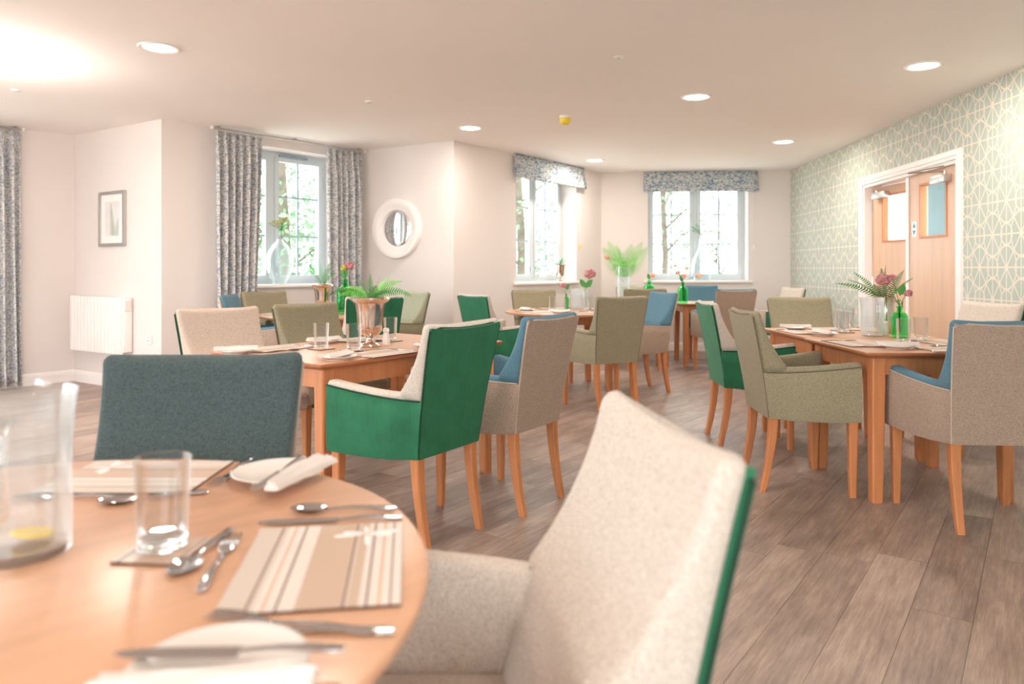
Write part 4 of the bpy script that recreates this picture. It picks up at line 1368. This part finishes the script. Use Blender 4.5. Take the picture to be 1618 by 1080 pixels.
def flower_head(x, y, z, r, seed, sq=.8):
    bm = bmesh.new(); bmesh.ops.create_icosphere(bm, subdivisions=3, radius=1)
    q = random.Random(seed)
    for v in bm.verts:
        k = q.uniform(.66, 1.18); v.co = Vector((x + v.co.x * r * k, y + v.co.y * r * k, z + v.co.z * r * sq * k))
    bm.verts.index_update()
    m = MB().add([v.co[:] for v in bm.verts], [[v.index for v in f.verts] for f in bm.faces]); bm.free(); return m
def leaf_mb(p, d, L_, w):
    p = Vector(p); d = Vector(d).normalized(); s = d.cross(Vector((.3, 1, .2))).normalized(); m = MB()
    pts = [p, p + d * L_ * .35 + s * w, p + d * L_ * .75 + s * w * .7, p + d * L_, p + d * L_ * .75 - s * w * .7, p + d * L_ * .35 - s * w]
    nn = d.cross(s) * .001
    return m.add([q + nn for q in pts] + [q - nn for q in pts], [tuple(range(6)), tuple(range(11, 5, -1))] + [(i, (i + 1) % 6, 6 + (i + 1) % 6, 6 + i) for i in range(6)])
BOT = [(.0005, 0), (.038, 0), (.043, .004), (.044, .012), (.044, .115), (.042, .128), (.034, .14), (.018, .146), (.0145, .152), (.0145, .172), (.02, .174), (.02, .18), (.0125, .1805),
       (.0115, .152), (.032, .134), (.0405, .112), (.0405, .012), (.0005, .008)]
def bottle(x, y, z, s, label, flowers, leaves=(), prof=BOT, sx=1.):
    T = thing('flower_bottle', label, 'vase', (x, y, z))
    b = MB().lathe([(r * s * sx, h * s) for r, h in prof], 36).build('bottle', M['greenglass'], T)
    top = max(h for r, h in prof) * s
    for k, (fx, fy, fz, r, mt) in enumerate(flowers):
        m = MB(); P0 = Vector((.004 * (k - 1), 0, .03 * s)); P3 = Vector((fx, fy, fz)); P1 = Vector((.003 * (k - 1), 0, top)); path = []
        for q in range(9):
            t = q / 8
            path.append(P0 + (P1 - P0) * min(1, t * 2) if t <= .5 else P1 + (P3 - P1) * (t - .5) * 2 + Vector((0, 0, .01 * math.sin(PI * (t - .5) * 2))))
        m.tube(path, .0018, 5).build('stem', M['leaf_dark'], T)
        flower_head(fx, fy, fz, r, 5 + k).build('flower_head', M[mt], T, smooth=False)
    for p, d, L_, w in leaves: leaf_mb(p, d, L_, w).build('leaf', M['leaf'], T, smooth=False)
bottle(2.335, 4.385, TZ, 1.04, 'green glass bottle with dusky pink flowers beside water jug, door tables',
       [(-.085, .02, .345, .042, 'pink'), (-.03, .03, .36, .024, 'pink'), (.045, -.01, .265, .026, 'pink')], [((0, 0, .25), (.35, -.1, 1), .075, .024), ((0, 0, .185), (-.2, 0, 1), .05, .008)])
bottle(.545, 7.30, TZ, .92, 'slim green bottle with pink bloom on middle window table', [(-.03, 0, .245, .032, 'pink'), ], [((0, 0, .2), (.4, 0, 1), .07, .02)], sx=.6)
SQ = [(-.11, .0), (0, 0), (.0, 0)]
bottle(2.06, 8.78, TZ, 1.38, 'tall green bottle with peach blossoms at joint of back tables',
       [(-.06, 0, .37, .028, 'peach'), (.015, 0, .33, .034, 'peach'), (.19, 0, .33, .034, 'peach'), (-.09, 0, .45, .022, 'peach'), (.05, 0, .42, .022, 'peach')], [((0, 0, .25), (-.4, 0, 1), .1, .02)])
bottle(1.70, 9.02, TZ, 1.5, 'small green bottle with peach flower left of the back window', [(.04, 0, .335, .035, 'peach')], [((0, 0, .28), (-.2, 0, 1), .08, .02)])
bottle(-1.53, 6.67, TZ, 1.75, 'large green bottle with pink and yellow bloom on curtained window table', [(.04, 0, .44, .045, 'pink'), (-.01, .0, .42, .035, 'straw')], [((0, 0, .32), (.1, 0, 1), .14, .024), ((0, 0, .31), (-.4, 0, 1), .12, .02)])
# misted jug with flower on the middle window table
def small_jug():
    T = thing('water_jug', 'misted glass jug on the middle window table, behind blue-lined chair', 'jug', (.655, 7.32, TZ))
    MB().lathe([(.0005, 0), (.062, 0), (.065, .006), (.064, .15), (.066, .215), (.0645, .2155), (.0615, .15), (.0615, .012), (.0005, .01)], 36).build('glass_body', M['frost'], T)
    MB().lathe([(.0005, .011), (.0605, .012), (.0605, .15), (.0005, .15)], 36).build('water', M['frost'], T)
    MB().tube([(.04, -.05, .19), (.055, -.085, .19), (.055, -.09, .13), (.04, -.05, .07)], .007, 8).build('handle', M['glass_thick'], T)
small_jug()
T = thing('bud_vase', 'clear bud vase with pink hydrangea-like bloom beside misted jug, middle window table', 'vase', (.75, 7.36, TZ))
MB().lathe([(.0005, 0), (.03, 0), (.032, .005), (.022, .14), (.024, .2), (.022, .2), (.019, .14), (.0005, .01)], 20).build('vase_body', M['vase'], T)
MB().tube([(0, 0, .02), (0, 0, .2), (.02, 0, .3), (.035, 0, .33)], .002, 5).build('stem', M['leaf_dark'], T)
flower_head(.04, 0, .36, .055, 9, .9).build('flower_head', M['pink'], T, smooth=False)
for dx in (-1, 1): leaf_mb((0, 0, .22), (dx * .7, 0, 1), .11, .03).build('leaf', M['leaf'], T, smooth=False)
jug(2.206, 4.46, 80, 'misted glass water jug with lemon on the door tables', True)

# palm fronds in a tall glass vase
def palm():
    T = thing('palm_vase', 'bright green palm leaves in tall clear glass vase, back tables', 'plant', (1.36, 8.86, TZ))
    MB().lathe([(.0005, 0), (.075, 0), (.078, .006), (.078, .44), (.0755, .44), (.0735, .03), (.0005, .022)], 32).build('vase', M['vase'], T)
    for az, ri, ro, ln in ((185, 62, 80, .46), (175, 74, 95, .5), (160, 84, 70, .42), (5, 58, 85, .5), (-8, 70, 95, .5), (20, 82, 75, .44), (120, 80, 60, .4), (240, 72, 110, .4)):
        o = frond(ln, 14, .13, 34, ri, ro, .2).build('frond', M['leaf_bright'], T, smooth=False); o.location = (0, 0, .3); o.rotation_euler = (0, 0, R(az))
    MB().tube([(0, 0, .25), (-.1, 0, .42), (-.19, 0, .54)], .002, 5).build('stem', M['leaf_dark'], T)
    flower_head(-.2, 0, .555, .035, 3).build('flower_head', M['peach'], T, smooth=False)
palm()
# big vases on the sills
def umbel(T, base, top, r, mat, seed):
    q = random.Random(seed); m = MB()
    m.tube([base, ((base[0] + top[0]) / 2 + .01, base[1], (base[2] + top[2]) / 2), top], .003, 5)
    for k in range(26):
        az = k * 2.4; el = .25 + 1.2 * q.random()
        d = Vector((math.cos(az) * math.cos(el), math.sin(az) * math.cos(el) * .8, math.sin(el) * .8 + .05)); e = Vector(top) + d * r * q.uniform(.75, 1.1)
        m.tube([top, e], .0014, 4)
    o = m.build('stem', M['leaf_dark'], T)
    hd = MB()
    q = random.Random(seed)
    for k in range(26):
        az = k * 2.4; el = .25 + 1.2 * q.random()
        d = Vector((math.cos(az) * math.cos(el), math.sin(az) * math.cos(el) * .8, math.sin(el) * .8 + .05)); e = Vector(top) + d * r * q.uniform(.75, 1.1)
        for j in range(6):
            a = j * PI / 3; s = .016
            c = e + Vector((math.cos(a) * s, math.sin(a) * s, .006))
            hd.add([e, c + Vector((0, 0, .008)), c + Vector((math.cos(a + 1) * .006, math.sin(a + 1) * .006, 0)), c - Vector((0, 0, .004))], [(0, 1, 2), (0, 2, 3), (0, 3, 1), (1, 3, 2)])
    f = hd.build('umbel', M[mat], T, smooth=False); f['kind'] = 'stuff'
(px, py, _), _a = on_wall(2, 3, 1.305, -.09)
T = thing('glass_vase', 'large clear glass vase with dried umbel flower on curtained window sill', 'vase', (px, py, WZ0 + .004))
VP = [(.0005, 0), (.068, 0), (.075, .006), (.082, .05), (.118, .12), (.142, .2), (.145, .27), (.125, .35), (.085, .42), (.045, .46), (.032, .475), (.036, .49), (.032, .49), (.028, .474), (.041, .456), (.081, .416), (.12, .348), (.14, .27), (.137, .2), (.113, .122), (.078, .054), (.07, .014), (.0005, .012)]
MB().lathe(VP, 48).build('vase_body', M['vase'], T)
umbel(T, (.0, 0, .3), (.015, 0, .58), .15, 'straw', 4)
(px, py, _), _a = on_wall(5, 6, 1.44, -.1)
T = thing('glass_vase', 'tall clear bottle vase with pale green flower on back window sill', 'vase', (px, py, WZ0 + .004))
VB = [(.0005, 0), (.12, 0), (.135, .01), (.15, .12), (.15, .22), (.12, .33), (.07, .43), (.04, .52), (.038, .6), (.042, .61), (.036, .61), (.033, .52), (.064, .43), (.115, .33), (.145, .22), (.145, .12), (.13, .014), (.0005, .012)]
MB().lathe(VB, 48).build('vase_body', M['vase'], T)
umbel(T, (0, 0, .4), (0, 0, .66), .17, 'leaf_blue', 8)

# ------------------------------------------------------------------ outside
ground = struct(MB().box(-30, 30, -25, 40, -.5, -.35).build('ground_outside', M['bounce_ground'], smooth=False))
def tree(x, y, h, r, n, label, seed, tr=.11):
    q = random.Random(seed)
    T = thing('tree', label, 'tree', (x, y, -.35), 0, 'trees outside the windows')
    m = MB(); m.tube([(0, 0, 0), (.05, .03, h * .3), (-.04, .02, h * .6), (.03, 0, h)], [tr, tr * .85, tr * .6, tr * .2], 9)
    tk = m.build('trunk', M['bark'], T)
    cl = []
    for k in range(14):
        z = h * q.uniform(.18, 1.0); a = q.uniform(0, 2 * PI); rr_ = r * q.uniform(.3, .9)
        e = Vector((rr_ * math.cos(a), rr_ * math.sin(a), z)); cl.append(e)
        MB().tube([(0, 0, max(.3, z - .6)), (e.x * .5, e.y * .5, z - .2), e], [.03, .018, .006], 5).build('branch', M['bark'], T)
    f = MB()
    for k in range(n):
        c = q.choice(cl); s = r * .42
        p = c + Vector((q.gauss(0, s), q.gauss(0, s), q.gauss(0, s * .8)))
        if p.z < .1: continue
        d = Vector((q.uniform(-1, 1), q.uniform(-1, 1), q.uniform(-1, .3))).normalized(); w = d.orthogonal().normalized(); L_ = q.uniform(.08, .15)
        f.add([p, p + d * L_ * .5 + w * L_ * .32, p + d * L_, p + d * L_ * .5 - w * L_ * .32], [(0, 1, 2, 3)])
    me = bpy.data.meshes.new('foliage'); me.from_pydata(f.v, [], f.f); me.materials.append(M['tree_leaf'])
    o = place('foliage', me, T); o['kind'] = 'stuff'
tree(-3.55, 11.2, 6, 1.2, 2400, 'slender leafy tree outside the curtained window, trunk left of mullion', 1)
tree(-4.0, 16.6, 5, 1.5, 2600, 'leafy tree farther back outside curtained window, seen through right panes', 2)
tree(-6.4, 14.0, 3.6, 1.4, 2200, 'low leafy tree outside curtained window behind left curtain', 3)
tree(.15, 14.4, 6, 1.3, 2200, 'leafy tree outside the middle window, left panes', 4)
tree(1.45, 19.0, 6, 1.7, 2200, 'farther leafy tree outside the middle window, right panes', 5)
tree(2.95, 14.2, 6, 1.0, 1300, 'slender tree outside the left side of back window', 6, .07)
tree(5.4, 19.0, 3.4, 1.2, 900, 'low tree outside the back window behind glass vase', 7, .06)
